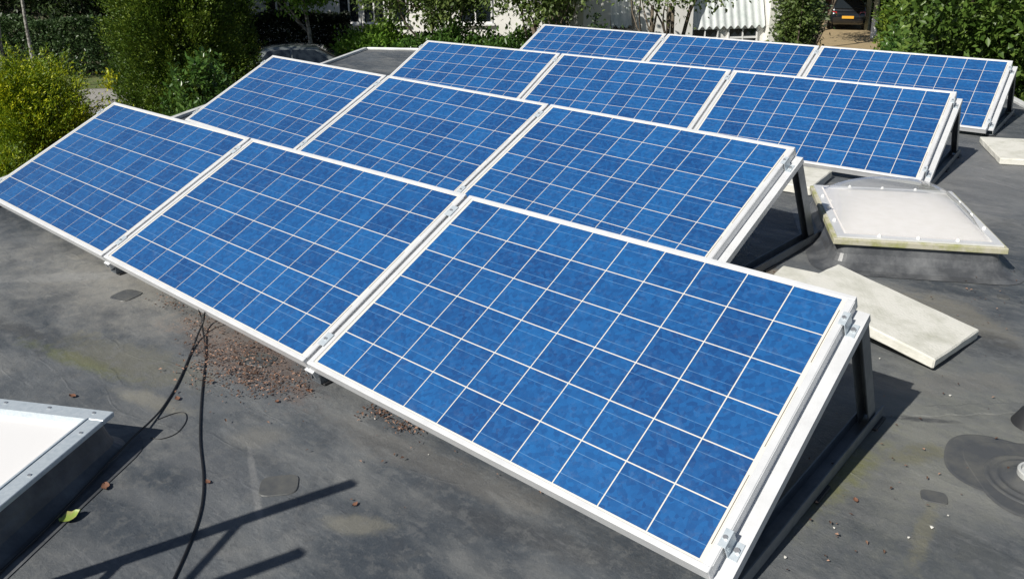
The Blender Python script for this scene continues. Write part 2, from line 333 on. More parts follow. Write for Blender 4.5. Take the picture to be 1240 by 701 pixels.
# ------------------------------------------------------------------ the ground around the house
def sheet(name, pts, z, m, kind='structure', parent=None):
    bm = bmesh.new(); bm.faces.new([bm.verts.new((p[0], p[1], z)) for p in pts]); bm.normal_update()
    if bm.faces[:][0].normal.z < 0: bmesh.ops.reverse_faces(bm, faces=bm.faces)
    return tag(bm_obj(name, bm, m, parent), kind=kind)
M['soil'] = mat('garden_soil', (0.060, 0.060, 0.030), 0.95, noise=(0.9, (0.11, 0.095, 0.06), 0.42, 0.68), bump=(9, 0.8, 0.08))
M['lawn'] = mat('lawn_turf', (0.085, 0.125, 0.030), 0.95, noise=(2.5, (0.17, 0.17, 0.07), 0.4, 0.7), bump=(30, 0.8, 0.05))
M['gravel'] = mat('pale_gravel', (0.33, 0.32, 0.30), 0.95, noise=(5, (0.25, 0.24, 0.22), 0.4, 0.7), bump=(40, 0.8, 0.03))
M['paver'] = mat('ochre_drive', (0.36, 0.27, 0.15), 0.95, noise=(2.0, (0.28, 0.22, 0.12), 0.4, 0.7), bump=(25, 0.6, 0.02))
sheet('ground', [(-1500, -1500), (1500, -1500), (1500, 1500), (-1500, 1500)], GZ, M['soil'])
g = [gnd(60, 109, GZ), gnd(170, 106, GZ), gnd(330, 90, GZ), gnd(330, 40, GZ), gnd(150, 86, GZ), gnd(40, 96, GZ)]
sheet('lawn', [gnd(30, 110, GZ), gnd(170, 106, GZ), gnd(190, 90, GZ), gnd(30, 92, GZ)], GZ+0.004, M['lawn'])
sheet('gravel_path', [gnd(-60, 140, GZ), gnd(200, 140, GZ), gnd(420, 75, GZ), gnd(330, 60, GZ), gnd(170, 107, GZ), gnd(-60, 112, GZ)], GZ+0.008, M['gravel'])
sheet('driveway', [gnd(985, 90, GZ), gnd(1098, 90, GZ), gnd(1066, 46, GZ), gnd(1052, 24, GZ), gnd(992, 24, GZ), gnd(990, 46, GZ)], GZ+0.006, M['paver'])

# ------------------------------------------------------------------ the flat-roofed building
UX = Vector((0.873, 0.488, 0)).normalized(); WX = Vector((UX.y, -UX.x, 0)); RO = Vector((-3.95, 6.32, 0))
def uw(u, w_, z=0.0): return RO + UX*u + WX*w_ + Vector((0, 0, z))
house = empty('flat_roofed_house', (RO.x, RO.y, GZ))
tag(house, 'flat roofed house with dark membrane roof carrying all the solar panels', 'building')
HINV = Matrix.Translation((-RO.x, -RO.y, -GZ))
outline = [(0, 0), (7.75, 0), (7.75, 15), (2.48, 15), (2.48, 10.6), (0, 10.6)]
bm = bmesh.new()
top = [bm.verts.new(HINV @ uw(a, c, 0)) for a, c in outline]; bot = [bm.verts.new(HINV @ uw(a, c, -0.25)) for a, c in outline]
bm.faces.new(top); bm.faces.new(bot[::-1])
for i in range(6): bm.faces.new((top[i], bot[i], bot[(i+1) % 6], top[(i+1) % 6]))
bmesh.ops.recalc_face_normals(bm, faces=bm.faces)
roof = bm_obj('roof_membrane', bm, M['roof'], house)
# texture space must be world metres: shift mesh into the roof object's own frame
off = Vector((RO.x, RO.y, GZ))
for v in roof.data.vertices: v.co = v.co + off
roof.location = -off
def roof_child(name, bm, m, smooth=False):      # geometry given in world coordinates
    o = bm_obj(name, bm, m, roof, smooth); return o
for (a, c) in zip(outline, outline[1:]+outline[:1]):
    A, B = Vector((*a, 0)), Vector((*c, 0)); d = (B-A).normalized(); nrm = Vector((d.y, -d.x, 0))   # outward
    if (nrm.dot(Vector((3.9, 5, 0))-A)) > 0: nrm = -nrm
    bm = bmesh.new()
    A2, B2 = A+d*0.03, B-d*0.03
    prof = [(-0.04, 0.002), (-0.04, 0.022), (-0.035, 0.03), (0.02, 0.03), (0.026, 0.024), (0.026, -0.14), (0.004, -0.14), (0.004, 0.002)]
    r1 = [bm.verts.new(HINV @ uw(*(A2+nrm*q[0]).xy, q[1])) for q in prof]; r2 = [bm.verts.new(HINV @ uw(*(B2+nrm*q[0]).xy, q[1])) for q in prof]
    for i in range(8): bm.faces.new((r1[i], r1[(i+1) % 8], r2[(i+1) % 8], r2[i]))
    bm.faces.new(r1); bm.faces.new(r2[::-1]); bmesh.ops.recalc_face_normals(bm, faces=bm.faces)
    bm_obj('edge_trim', bm, M['trim'], house)
    bm = bmesh.new()
    q = [HINV @ uw(*(P-nrm*k).xy, z) for z in (GZ+0.001, -0.252) for P, k in ((A+d*0.25, 0.06), (B-d*0.25, 0.06), (B-d*0.25, 0.3), (A+d*0.25, 0.3))]
    hexa(bm, q); bmesh.ops.recalc_face_normals(bm, faces=bm.faces)
    bm_obj('wall', bm, M['brick'], house)

# small rectangular membrane patches glued on the roof
def patch(pix, w_, h_, ang, t=0.004, mt='patch', n=24, pw=4, name='roof_patch'):
    c = gnd(*pix) if not isinstance(pix, Vector) else pix
    bm = bmesh.new(); rot = Matrix.Rotation(math.radians(ang), 3, 'Z')
    lo, hi = [], []
    for k in range(n):
        a = 2*math.pi*k/n; cs, sn = math.cos(a), math.sin(a)
        x = math.copysign(abs(cs)**(2/pw), cs)*w_/2; y = math.copysign(abs(sn)**(2/pw), sn)*h_/2
        p = rot @ Vector((x, y, 0)); p2 = rot @ Vector((x*0.96, y*0.96, 0))
        lo.append(bm.verts.new((c.x+p.x, c.y+p.y, 0.0008))); hi.append(bm.verts.new((c.x+p2.x, c.y+p2.y, t)))
    bm.faces.new(hi)
    for k in range(n): bm.faces.new((lo[k], lo[(k+1) % n], hi[(k+1) % n], hi[k]))
    return roof_child(name, bm, M[mt])
patch((1131, 602), 0.075, 0.060, 20)
patch((338, 588), 0.12, 0.10, 50)
patch((153, 358), 0.12, 0.12, 15)
patch((640*520/1069, 360+155*341/701), 0.16, 0.10, 20)
patch((1215, 360), 0.05, 0.05, 20)
# long laps where two sheets of membrane overlap
def lap(p0, p1, wd, t=0.003):
    a, c = gnd(*p0), gnd(*p1); d = (c-a).normalized(); s = Vector((-d.y, d.x, 0))*wd/2
    bm = bmesh.new(); n = 24; L_, H_ = [], []
    for k in range(n+1):
        p = a.lerp(c, k/n); j = s.normalized()*0.006*math.sin(k*1.7)
        L_.append((bm.verts.new(p-s+j+Vector((0, 0, .0006))), bm.verts.new(p-s*.8+j+Vector((0, 0, t))), bm.verts.new(p+s*.8+j+Vector((0, 0, t))), bm.verts.new(p+s+j+Vector((0, 0, .0006)))))
    for q, r in zip(L_, L_[1:]):
        for i in range(3): bm.faces.new((q[i], q[i+1], r[i+1], r[i]))
    bmesh.ops.recalc_face_normals(bm, faces=bm.faces)
    roof_child('membrane_lap', bm, M['roof'])
lap((1060, 500), (1300, 492), 0.07)
lap((1190, 215), (1300, 245), 0.10)

# ------------------------------------------------------------------ solar panels
PL, PW, PGAP = 1.65, 0.99, 0.02
PIT = PL+PGAP
ROWS = [  # x0, y0, z of the low edge, yaw, slope along x, tilt
    (0.0, 0.0, 0.112, 0.0, 0.0, 0.45221),
    (-0.90836, 1.84576, 0.135, -0.05399, -0.00202, 0.45221+0.01654),
    (-0.63616, 3.60819, 0.1147, 0.08261, -0.00714, 0.45221+0.00521),
    (-0.68315, 5.57666, 0.1066, 0.06013, -0.00681, 0.45221+0.01074)]
def row_frame(r):
    x0, y0, z0, rz, sl_, t = ROWS[r]
    ex = Vector((math.cos(rz), math.sin(rz), sl_)).normalized()
    hy = Vector((-math.sin(rz), math.cos(rz), 0))
    ey = (hy*math.cos(t)+Vector((0, 0, math.sin(t)))); ey = (ey-ex*ey.dot(ex)).normalized()
    return Vector((x0, y0, z0)), ex, ey, ex.cross(ey)
def frame_matrix(o, ex, ey, ez):
    return Matrix(((ex.x, ey.x, ez.x, o.x), (ex.y, ey.y, ez.y, o.y), (ex.z, ey.z, ez.z, o.z), (0, 0, 0, 1)))

def make_panel():
    root = empty('solar_panel')
    FW, FH = 0.016, 0.046
    def rail(lo, hi, side):
        bm = bmesh.new(); box(bm, lo, hi, 0.0012)
        (x0, y0, z0), (x1, y1, z1) = lo, hi
        if side == 'x0': box(bm, (x0-0.002, y0+0.004, -0.014), (x0, y1-0.004, -0.003))
        if side == 'x1': box(bm, (x1, y0+0.004, -0.014), (x1+0.002, y1-0.004, -0.003))
        if side == 'y0': box(bm, (x0+0.004, y0-0.0015, -0.010), (x1-0.004, y0, -0.002))
        bm_obj('frame_rail', bm, M['alu'], root)
    FE = 0.023
    rail((0, 0, -FH), (PL, FW, 0), 'y0'); rail((0, PW-FW, -FH), (PL, PW, 0), '')
    rail((0, FW+0.0005, -FH), (FE, PW-FW-0.0005, -0.0003), 'x0'); rail((PL-FE, FW+0.0005, -FH), (PL, PW-FW-0.0005, -0.0003), 'x1')
    bm = bmesh.new(); box(bm, (FE, FW, -0.008), (PL-FE, PW-FW, -0.004)); bm_obj('backsheet', bm, M['backsheet'], root)
    cp, cs = 0.158, 0.1538
    bm = bmesh.new(); box(bm, (-cs/2, -cs/2, 0), (cs/2, cs/2, 0.0012)); 
    c0 = bm_obj('solar_cell', bm, M['cell'], root)
    mx, my = (PL-10*cp)/2, (PW-6*cp)/2
    first = True
    for j in range(6):
        for i in range(10):
            c = c0 if first else c0.copy()
            if not first: COL.objects.link(c); c.parent = root
            first = False
            c.location = (mx+(i+0.5)*cp, my+(j+0.5)*cp, -0.0042)
    for xx in (PL-mx+0.0055,):
        for k in range(3):
            y0 = my+0.05+k*2*cp
            bm = bmesh.new(); box(bm, (xx, y0, -0.0042), (xx+0.0022, y0+0.22, -0.0036)); bm_obj('busbar_ribbon', bm, M['ribbon'], root)
    return root
ROWTXT = ['front row edged with leaf litter', 'second row from the leaf litter', 'third row behind the domed skylight', 'last row by the garden trees']
POSTXT = ['panel, golden conifer end of the ', 'panel in middle of the ', 'panel, concrete slab end of the ']
proto = make_panel(); panels = []
for r in range(4):
    o, ex, ey, ez = row_frame(r)
    for k in range(3):
        p = proto if (r == 0 and k == 0) else copy_tree(proto)
        p.matrix_world = frame_matrix(o+ex*(PIT*k), ex, ey, ez)
        tag(p, 'blue solar ' + POSTXT[k] + ROWTXT[r], 'solar panel', 'blue framed solar panels in four tilted rows')
        panels.append(p)

# ------------------------------------------------------------------ triangular mounting stands, one under every panel joint and row end
def channel(bm, m, length, wd, ht, t=0.004, open_='-z'):      # C-profile along local x, width along y, web on top
    if open_ == '-z':
        box(bm, (0, -wd/2, -t), (length, wd/2, 0), 0, m)
        box(bm, (0, -wd/2, -ht), (length, -wd/2+t, -t-0.0002), 0, m); box(bm, (0, wd/2-t, -ht), (length, wd/2, -t-0.0002), 0, m)
    else:
        box(bm, (0, -wd/2, 0), (length, wd/2, t), 0, m)
        box(bm, (0, -wd/2, t+0.0002), (length, -wd/2+t, ht), 0, m); box(bm, (0, wd/2-t, t+0.0002), (length, wd/2, ht), 0, m)
STXT = ['row end towards the golden conifer', 'joint nearer the golden conifer', 'joint nearer the concrete slabs', 'row end towards the concrete slabs']
RTXT2 = ['front row with leaf litter', 'second row from the leaf litter', 'third row behind the domed skylight', 'last row by the garden trees']
def make_stand(r, k):
    o, ex, ey, ez = row_frame(r)
    wd = 0.05
    xc = [-0.018, PIT-PGAP/2, 2*PIT-PGAP/2, 2*PIT+PL+0.018][k]
    hx = Vector((ex.x, ex.y, 0)).normalized(); hy = Vector((-hx.y, hx.x, 0)); Z = Vector((0, 0, 1))
    P0 = o+ex*xc                                        # on the panel plane at its low edge
    base = Vector((P0.x, P0.y, 0)); root = empty('mounting_stand', base)
    tag(root, 'aluminium triangle stand under ' + RTXT2[r] + ', ' + STXT[k], 'panel stand', 'triangular stands under the solar panels')
    inv = Matrix.Translation(-base)
    tz = ez.copy()
    F = lambda v, n_: P0+ey*v+ez*n_
    # inclined rail
    v0 = -(P0.z-0.05)/ey.z + 0.055/ey.z*0.4
    v0 = -0.10 if k == 3 else -0.01; v1 = 0.975
    A = F(v0, -0.0465)
    if A.z < 0.052: v0 += (0.054-A.z)/ey.z; A = F(v0, -0.0465)
    bm = bmesh.new(); channel(bm, inv @ frame_matrix(A, ey, -ex, ez), v1-v0, wd, 0.032); bm_obj('inclined_rail', bm, M['alu'], root)
    # base rail on the roof, rubber pads, rear post square to the panel
    B = F(v1, -0.0465); foot_y = (B - ez*((B.z-0.012)/ez.z))
    yb = (foot_y-base).dot(hy); ya = (A-base).dot(hy)+0.03
    bm = bmesh.new(); channel(bm, inv @ frame_matrix(base+hy*ya+Z*0.010, hy, -hx, Z), yb-ya+0.04, wd+0.008, 0.042, open_='+z'); bm_obj('base_rail', bm, M['zincdark'], root)
    for q in (ya+0.01, (ya+yb)/2, yb-0.06):
        bm = bmesh.new(); box(bm, (-0.04, q, 0.0), (0.04, q+0.10, 0.0095), 0.002, None)
        for v in bm.verts: v.co = hx*v.co.x+hy*v.co.y+Z*v.co.z
        bm_obj('rubber_pad', bm, M['rubber'], root)
    ln = (B-foot_y).length
    bm = bmesh.new(); channel(bm, inv @ frame_matrix(B-ez*0.0045-ey*0.001, -ez, ex, ey), ln-0.018, wd-0.011, 0.058); bm_obj('rear_post', bm, M['zincdark'], root)
    # clamps that hold the panel edges
    for v in ((0.115, 0.885) if r or k < 3 else (0.10, 0.90)):
        bm = bmesh.new(); C0 = frame_matrix(F(v*PW, 0), ex, ey, ez)
        C = inv @ C0
        if k in (1, 2):
            box(bm, (-0.018, -0.03, 0.0015), (0.018, 0.03, 0.0045), 0.0008, C)
            cl = bm_obj('clamp', bm, M['galv'], root)
            bm = bmesh.new(); tube(bm, [C @ Vector((0, 0, 0.004)), C @ Vector((0, 0, 0.010))], 0.0065, 6); bm_obj('bolt', bm, M['bolt'], cl)
        else:
            s = -1 if k == 0 else 1
            e = (0.018 if k == 0 else -0.018)             # panel edge relative to rail centre
            def bx(x0, x1, z0, z1): 
                a, b_ = sorted((x0, x1)); box(bm, (a, -0.026, z0), (b_, 0.026, z1), 0.0008, C)
            bx(e-s*0.012, e+s*0.010, 0.0012, 0.0042); bx(e+s*0.0065, e+s*0.010, -0.0425, 0.0010); bx(e+s*0.0065, e+s*0.034, -0.0462, -0.0428)
            cl = bm_obj('clamp', bm, M['galv'], root)
            bm = bmesh.new(); tube(bm, [C @ Vector((e-s*0.002, 0, 0.004)), C @ Vector((e-s*0.002, 0, 0.010))], 0.0065, 6); bm_obj('bolt', bm, M['bolt'], cl)
            bm = bmesh.new(); tube(bm, [C @ Vector((e+s*0.023, 0, -0.0430)), C @ Vector((e+s*0.023, 0, -0.034))], 0.008, 6); bm_obj('bolt', bm, M['bolt'], cl)
    return root
for r in range(4):
    for k in range(4): make_stand(r, k)

# ------------------------------------------------------------------ domed skylight
def ring(bm, m, x0, x1, y0, y1, wd, z0, z1):
    for a in ((x0, y0, x1, y0+wd), (x0, y1-wd, x1, y1), (x0, y0+wd, x0+wd, y1-wd), (x1-wd, y0+wd, x1, y1-wd)):
        vs = hexa(bm, [m @ Vector(p) for p in ((a[0], a[1], z0), (a[2], a[1], z0), (a[2], a[3], z0), (a[0], a[3], z0), (a[0], a[1], z1), (a[2], a[1], z1), (a[2], a[3], z1), (a[0], a[3], z1))])
    return bm
def curb(bm, lx, ly, base_out, z1, n=6):                 # rubber-clad upstand that flares out onto the roof
    prof = [(base_out+0.05, 0.003), (base_out, 0.010), (base_out*0.45, 0.035), (0.012, z1*0.6), (0.0, z1)]
    loops = []
    for o_, z in prof:
        pts = []; rr = 0.05+o_*0.8
        for (sx, sy, a0) in ((1, 1, 0), (-1, 1, 90), (-1, -1, 180), (1, -1, 270)):
            cx = sx*(lx/2+o_-rr); cy = sy*(ly/2+o_-rr)
            for k in range(n+1):
                a = math.radians(a0+90*k/n); pts.append(bm.verts.new((cx+rr*math.cos(a), cy+rr*math.sin(a), z)))
        loops.append(pts)
    for a, b_ in zip(loops, loops[1:]):
        for k in range(len(a)): bm.faces.new((a[k], a[(k+1) % len(a)], b_[(k+1) % len(a)], b_[k]))
bl, br, tl = gnd(1010, 287, 0.16), gnd(1224, 299, 0.16), gnd(995, 224, 0.16)
DX, DY = 0.80, 0.93
cen = bl + UX*(DX/2) - WX*(DY/2)
dome = empty('domed_skylight', m=Matrix.Translation((cen.x, cen.y, 0)) @ frame_matrix(Vector((0, 0, 0)), UX, -WX, Vector((0, 0, 1))))
tag(dome, 'square skylight with clear acrylic dome in a mossy frame on the roof', 'skylight')
bm = bmesh.new(); curb(bm, DX-0.05, DY-0.05, 0.075, 0.118); bm_obj('curb', bm, M['flash'], dome)
I4 = Matrix.Identity(4)
for a in ((-DX/2, -DY/2, DX/2, -DY/2+0.035), (-DX/2, DY/2-0.035, DX/2, DY/2), (-DX/2, -DY/2+0.0355, -DX/2+0.035, DY/2-0.0355), (DX/2-0.035, -DY/2+0.0355, DX/2, DY/2-0.0355)):
    bm = bmesh.new(); box(bm, (a[0], a[1], 0.120), (a[2], a[3], 0.152), 0.004); bm_obj('frame_side', bm, M['mosswood'], dome)
bm = bmesh.new(); ring(bm, I4, -DX/2+0.018, DX/2-0.018, -DY/2+0.018, DY/2-0.018, 0.038, 0.1525, 0.1620); bm_obj('clamping_ring', bm, M['alu'], dome)
bm = bmesh.new(); box(bm, (-DX/2+0.0565, -DY/2+0.0565, 0.142), (DX/2-0.0565, DY/2-0.0565, 0.154)); bm_obj('opal_pane', bm, M['opal_warm'], dome)
mg = bpy.data.materials.new('clear_acrylic'); mg.use_nodes = True; n_, l_ = mg.node_tree.nodes, mg.node_tree.links
n_.remove(n_['Principled BSDF']); tr = n_.new('ShaderNodeBsdfTransparent'); tr.inputs[0].default_value = (0.98, 0.985, 0.985, 1)
gl = n_.new('ShaderNodeBsdfGlossy'); gl.inputs['Roughness'].default_value = 0.12; fr = n_.new('ShaderNodeFresnel'); fr.inputs[0].default_value = 1.49
mxs = n_.new('ShaderNodeMixShader'); gb = n_.new('ShaderNodeNewGeometry'); mi = n_.new('ShaderNodeMapRange'); mi.inputs['To Min'].default_value = 1.6; mi.inputs['To Max'].default_value = 1/1.6; l_.new(gb.outputs['Backfacing'], mi.inputs['Value']); l_.new(mi.outputs[0], fr.inputs[0]); l_.new(fr.outputs[0], mxs.inputs[0]); l_.new(tr.outputs[0], mxs.inputs[1]); l_.new(gl.outputs[0], mxs.inputs[2]); dfu = n_.new('ShaderNodeBsdfDiffuse'); dfu.inputs[0].default_value = (0.85, 0.86, 0.86, 1); mx3 = n_.new('ShaderNodeMixShader'); mx3.inputs[0].default_value = 0.15; l_.new(mxs.outputs[0], mx3.inputs[1]); l_.new(dfu.outputs[0], mx3.inputs[2]); l_.new(mx3.outputs[0], n_['Material Output'].inputs[0])
M['clear'] = mg
bm = bmesh.new(); nn = 20; gx, gy = DX-0.13, DY-0.13; vv = {}
for i in range(nn+1):
    for j in range(nn+1):
        a, c = 2*i/nn-1, 2*j/nn-1
        h = 0.15*((1-abs(a)**2.6)*(1-abs(c)**2.6))**0.62
        vv[i, j] = bm.verts.new((a*gx/2, c*gy/2, 0.1640+h))
for i in range(nn):
    for j in range(nn): bm.faces.new((vv[i, j], vv[i+1, j], vv[i+1, j+1], vv[i, j+1]))
dm = bm_obj('acrylic_dome', bm, M['clear'], dome, True)
for i in range(5):
    for (x, y) in ((-1+i*0.5, -1), (-1+i*0.5, 1), (-1, -1+i*0.5), (1, -1+i*0.5)):
        if (abs(x) == 1 and abs(y) == 1 and i in (0, 4)) or i == 2 or abs(x*y) < 1:
            if i in (0, 4) and (abs(y) == 1 and abs(x) == 1): continue
            bm = bmesh.new(); p = Vector((x*(DX/2-0.039), y*(DY/2-0.039), 0))
            tube(bm, [p+Vector((0, 0, 0.1622)), p+Vector((0, 0, 0.168)), p+Vector((0, 0, 0.175))], [0.010, 0.0095, 0.005], 8); bm_obj('screw_cap', bm, M['whiteplastic'], dome)

# ------------------------------------------------------------------ flat skylight with white pane
SZ = 0.135
fc = gnd(138, 498, SZ); SX, SYL = 0.62, 0.92
cen = fc - UX*(SX/2) + WX*(SYL/2)
fs = empty('flat_skylight', m=Matrix.Translation((cen.x, cen.y, 0)) @ frame_matrix(Vector((0, 0, 0)), UX, -WX, Vector((0, 0, 1))))
tag(fs, 'flat skylight with white opal pane in a galvanised metal frame', 'skylight')
bm = bmesh.new(); curb(bm, SX-0.03, SYL-0.03, 0.055, SZ-0.022); bm_obj('curb', bm, M['flash'], fs)
fwd_ = 0.055
for a in ((-SX/2, -SYL/2, SX/2, -SYL/2+fwd_), (-SX/2, SYL/2-fwd_, SX/2, SYL/2), (-SX/2, -SYL/2+fwd_+.0005, -SX/2+fwd_, SYL/2-fwd_-.0005), (SX/2-fwd_, -SYL/2+fwd_+.0005, SX/2, SYL/2-fwd_-.0005)):
    bm = bmesh.new(); box(bm, (a[0], a[1], SZ-0.018), (a[2], a[3], SZ), 0.002); f = bm_obj('frame_side', bm, M['galv'], fs)
    lx, ly = a[2]-a[0], a[3]-a[1]; kk = 4
    for q in range(kk):
        t = (q+0.35)/(kk-0.3)
        p = Vector((a[0]+lx*(t if lx > ly else 0.6), a[1]+ly*(t if ly > lx else 0.6), 0))
        bm = bmesh.new(); tube(bm, [p+Vector((0, 0, SZ+0.0002)), p+Vector((0, 0, SZ+0.003))], 0.0055, 8); bm_obj('screw', bm, M['bolt'], f)
bm = bmesh.new(); i0, i1 = SX/2-fwd_-0.0005, SYL/2-fwd_-0.0005
ring(bm, I4, -i0, i0, -i1, i1, 0.006, SZ-0.045, SZ+0.004); bm_obj('inner_lip', bm, M['galv'], fs)
bm = bmesh.new(); box(bm, (-i0+0.0065, -i1+0.0065, SZ-0.030), (i0-0.0065, i1-0.0065, SZ-0.018)); bm_obj('opal_pane', bm, M['opal'], fs)

# ------------------------------------------------------------------ loose concrete slabs
def slab(label, c, lx, ly, t, ax=Vector((1, 0, 0)), ay=Vector((0, 1, 0)), name='concrete_slab', m='concrete', seed=1):
    ax = ax.normalized(); ay = (ay-ax*ay.dot(ax)).normalized(); az = ax.cross(ay)
    if az.z < 0: ay = -ay; az = -az
    bm = bmesh.new(); box(bm, (-lx/2, -ly/2, -t), (lx/2, ly/2, 0), 0.006)
    bmesh.ops.subdivide_edges(bm, edges=[e for e in bm.edges if e.calc_length() > 0.1], cuts=7, use_grid_fill=True)
    rr = random.Random(seed)
    for v in bm.verts:
        if abs(v.co.x) > lx/2-0.01 or abs(v.co.y) > ly/2-0.01:
            v.co += Vector((rr.uniform(-1, 1), rr.uniform(-1, 1), rr.uniform(-1, 0)*0.6))*0.0022
    o = bm_obj(name, bm, M[m]); o.matrix_world = frame_matrix(Vector(c), ax, ay, az)
    return tag(o, label, 'slab', 'loose concrete slabs on the roof')
c1, c2, c3 = gnd(1177.5, 395, 0.055), gnd(1143, 440, 0.055), gnd(1007, 316, 0.15)
la = (c3-c1); wa = (c2-c1)
ctr = c1+la*0.5+wa*0.5
slab('grey concrete slab tilted on edge of another slab beside the domed skylight', ctr, la.length, wa.length, 0.045, -la, wa, seed=2)
s0 = Vector((4.43, 1.93, 0.096))
slab('concrete slab under the raised end of the tilted slab', s0+Vector((0.06, 0.0, 0)), 0.40, 0.30, 0.048, Vector((0.9, 0.1, 0)), Vector((-0.1, 0.9, 0)), seed=3)
slab('lowest concrete slab of the small pile behind the front row', s0+Vector((0.05, -0.01, -0.0485)), 0.40, 0.30, 0.047, Vector((0.95, 0.0, 0)), Vector((0.0, 0.9, 0)), seed=4)
q1, q2 = gnd(1005, 208.5, 0.06), gnd(982, 227, 0.06)
dn = (q1-q2).normalized(); sd = Vector((-dn.y, dn.x, 0))
slab('pale concrete slab tucked under low edge of the third panel row', q2+dn*0.24+sd*0.2, 0.48, 0.40, 0.058, dn, sd, seed=5)
q1, q2, q3 = gnd(1186, 165, 0.05), gnd(1211, 191, 0.05), gnd(1240, 193, 0.05)
dn = (q1-q2); sd = (q3-q2).normalized()
slab('pale concrete slab with mossy edge lying beside the last panel row', q2+dn*0.5+sd*0.25, dn.length, 0.5, 0.048, dn, sd, seed=6)

# ------------------------------------------------------------------ roof vent with rubber collar at the right
vc = gnd(1253, 585)
vent = empty('roof_vent', (vc.x, vc.y, 0))
tag(vent, 'white pipe stub in a round ribbed rubber collar on the roof', 'roof vent')
def lathe(bm, prof, n=32, c=(0, 0, 0)):
    rings = [[bm.verts.new((c[0]+r_*math.cos(2*math.pi*k/n), c[1]+r_*math.sin(2*math.pi*k/n), c[2]+z)) for k in range(n)] for r_, z in prof]
    for a, b_ in zip(rings, rings[1:]):
        for k in range(n): bm.faces.new((a[k], a[(k+1) % n], b_[(k+1) % n], b_[k]))
    bm.faces.new(rings[-1])
bm = bmesh.new(); lathe(bm, [(0.140, 0.0040), (0.135, 0.008), (0.128, 0.008), (0.124, 0.0045), (0.112, 0.005), (0.107, 0.010), (0.100, 0.010), (0.096, 0.006), (0.082, 0.007), (0.076, 0.013), (0.064, 0.016), (0.058, 0.024)])
bm_obj('collar', bm, M['patch'], vent, True)
bm = bmesh.new(); lathe(bm, [(0.052, 0.0242), (0.052, 0.040), (0.049, 0.044), (0.043, 0.044), (0.043, 0.030)]); bm_obj('pipe', bm, M['greyplastic'], vent)
p = patch(Vector((vc.x-0.0, vc.y+0.02, 0)), 0.37, 0.40, 35, 0.0036, 'patch', 40, 3.4)
p = patch(Vector((vc.x-0.09, vc.y+0.03, 0)), 0.34, 0.34, 10, 0.0022, 'patch', 40, 2.6)
v2 = gnd(1252, 514)
vt = empty('roof_outlet', (v2.x, v2.y, 0)); tag(vt, 'low black rubber outlet boot beside the ribbed collar', 'roof outlet')
bm = bmesh.new(); lathe(bm, [(0.07, 0.001), (0.06, 0.02), (0.045, 0.05), (0.03, 0.06)]); bm_obj('boot', bm, M['rubber'], vt, True)
bm = bmesh.new(); lathe(bm, [(0.028, 0.0605), (0.028, 0.075), (0.02, 0.078)]); bm_obj('cap', bm, M['rubber'], vt)

# ------------------------------------------------------------------ cables
def cable(label, pix, r_, z=0.0, name='cable'):
    pts = []
    for q in pix:
        zz = q[2] if len(q) > 2 else r_+0.001
        pts.append(gnd(q[0], q[1], zz))
    bm = bmesh.new(); tube(bm, smooth_path(pts, 10), r_, 8)
    return tag(bm_obj(name, bm, M['cable'], None, True), label, 'cable')
cable('black cable running down the open roof from the middle front panel', [(240, 372, 0.09), (244, 386, 0.04), (246, 402, 0.015), (249, 430), (244, 480), (242, 530), (246, 575), (245, 605), (238, 635), (222, 675), (205, 712), (185, 760)], 0.0034)
cable('black cable lying along the curb of the flat skylight', [(248, 378, 0.09), (246, 390, 0.045), (240, 404, 0.02), (232, 425), (216, 462), (198, 492), (180, 512, 0.012), (160, 530, 0.02), (120, 572, 0.02), (60, 635, 0.015), (0, 692, 0.012), (-60, 750)], 0.0038)
cable('thin black wire loop beside the corner of the flat skylight', [(190, 508), (212, 500), (224, 500), (225, 510), (214, 524), (196, 531), (182, 530)], 0.0013, name='wire')

# ------------------------------------------------------------------ ladder (only its shadow falls into the picture)
def make_ladder():
    tipA, tipB = gnd(429, 584), gnd(366, 668)
    tr = TRAVEL/(-TRAVEL.z)
    sdir = (UX*math.cos(math.radians(69))+Vector((0, 0, 1))*math.sin(math.radians(69))).normalized()
    rung = (tipB-tipA); rung.z = 0
    h = 1.2
    T = tipA-tr*h*1.0; T.z = h
    L_ = (h-GZ)/sdir.z
    foot = T-sdir*L_
    root = empty('ladder', foot); tag(root, 'aluminium ladder standing in the garden and leaning on the roof edge', 'ladder')
    inv = Matrix.Translation(-foot); ru = rung.normalized(); nn_ = sdir.cross(ru)
    for k in (0, 1):
        bm = bmesh.new(); m = inv @ frame_matrix(foot+rung*k, sdir, ru, nn_)
        box(bm, (0.03, -0.012, -0.021), (L_, 0.012, 0.021), 0.003, m); bm_obj('stile', bm, M['alu'], root)
    nr = int(L_/0.25)
    for q in range(nr):
        s = L_-0.27-q*0.25
        if s < 0.2: break
        p = foot+sdir*s
        bm = bmesh.new(); tube(bm, [inv @ (p+ru*0.0125), inv @ (p+rung-ru*0.0125)], 0.013, 8); bm_obj('rung', bm, M['alu'], root)
    return root
make_ladder()

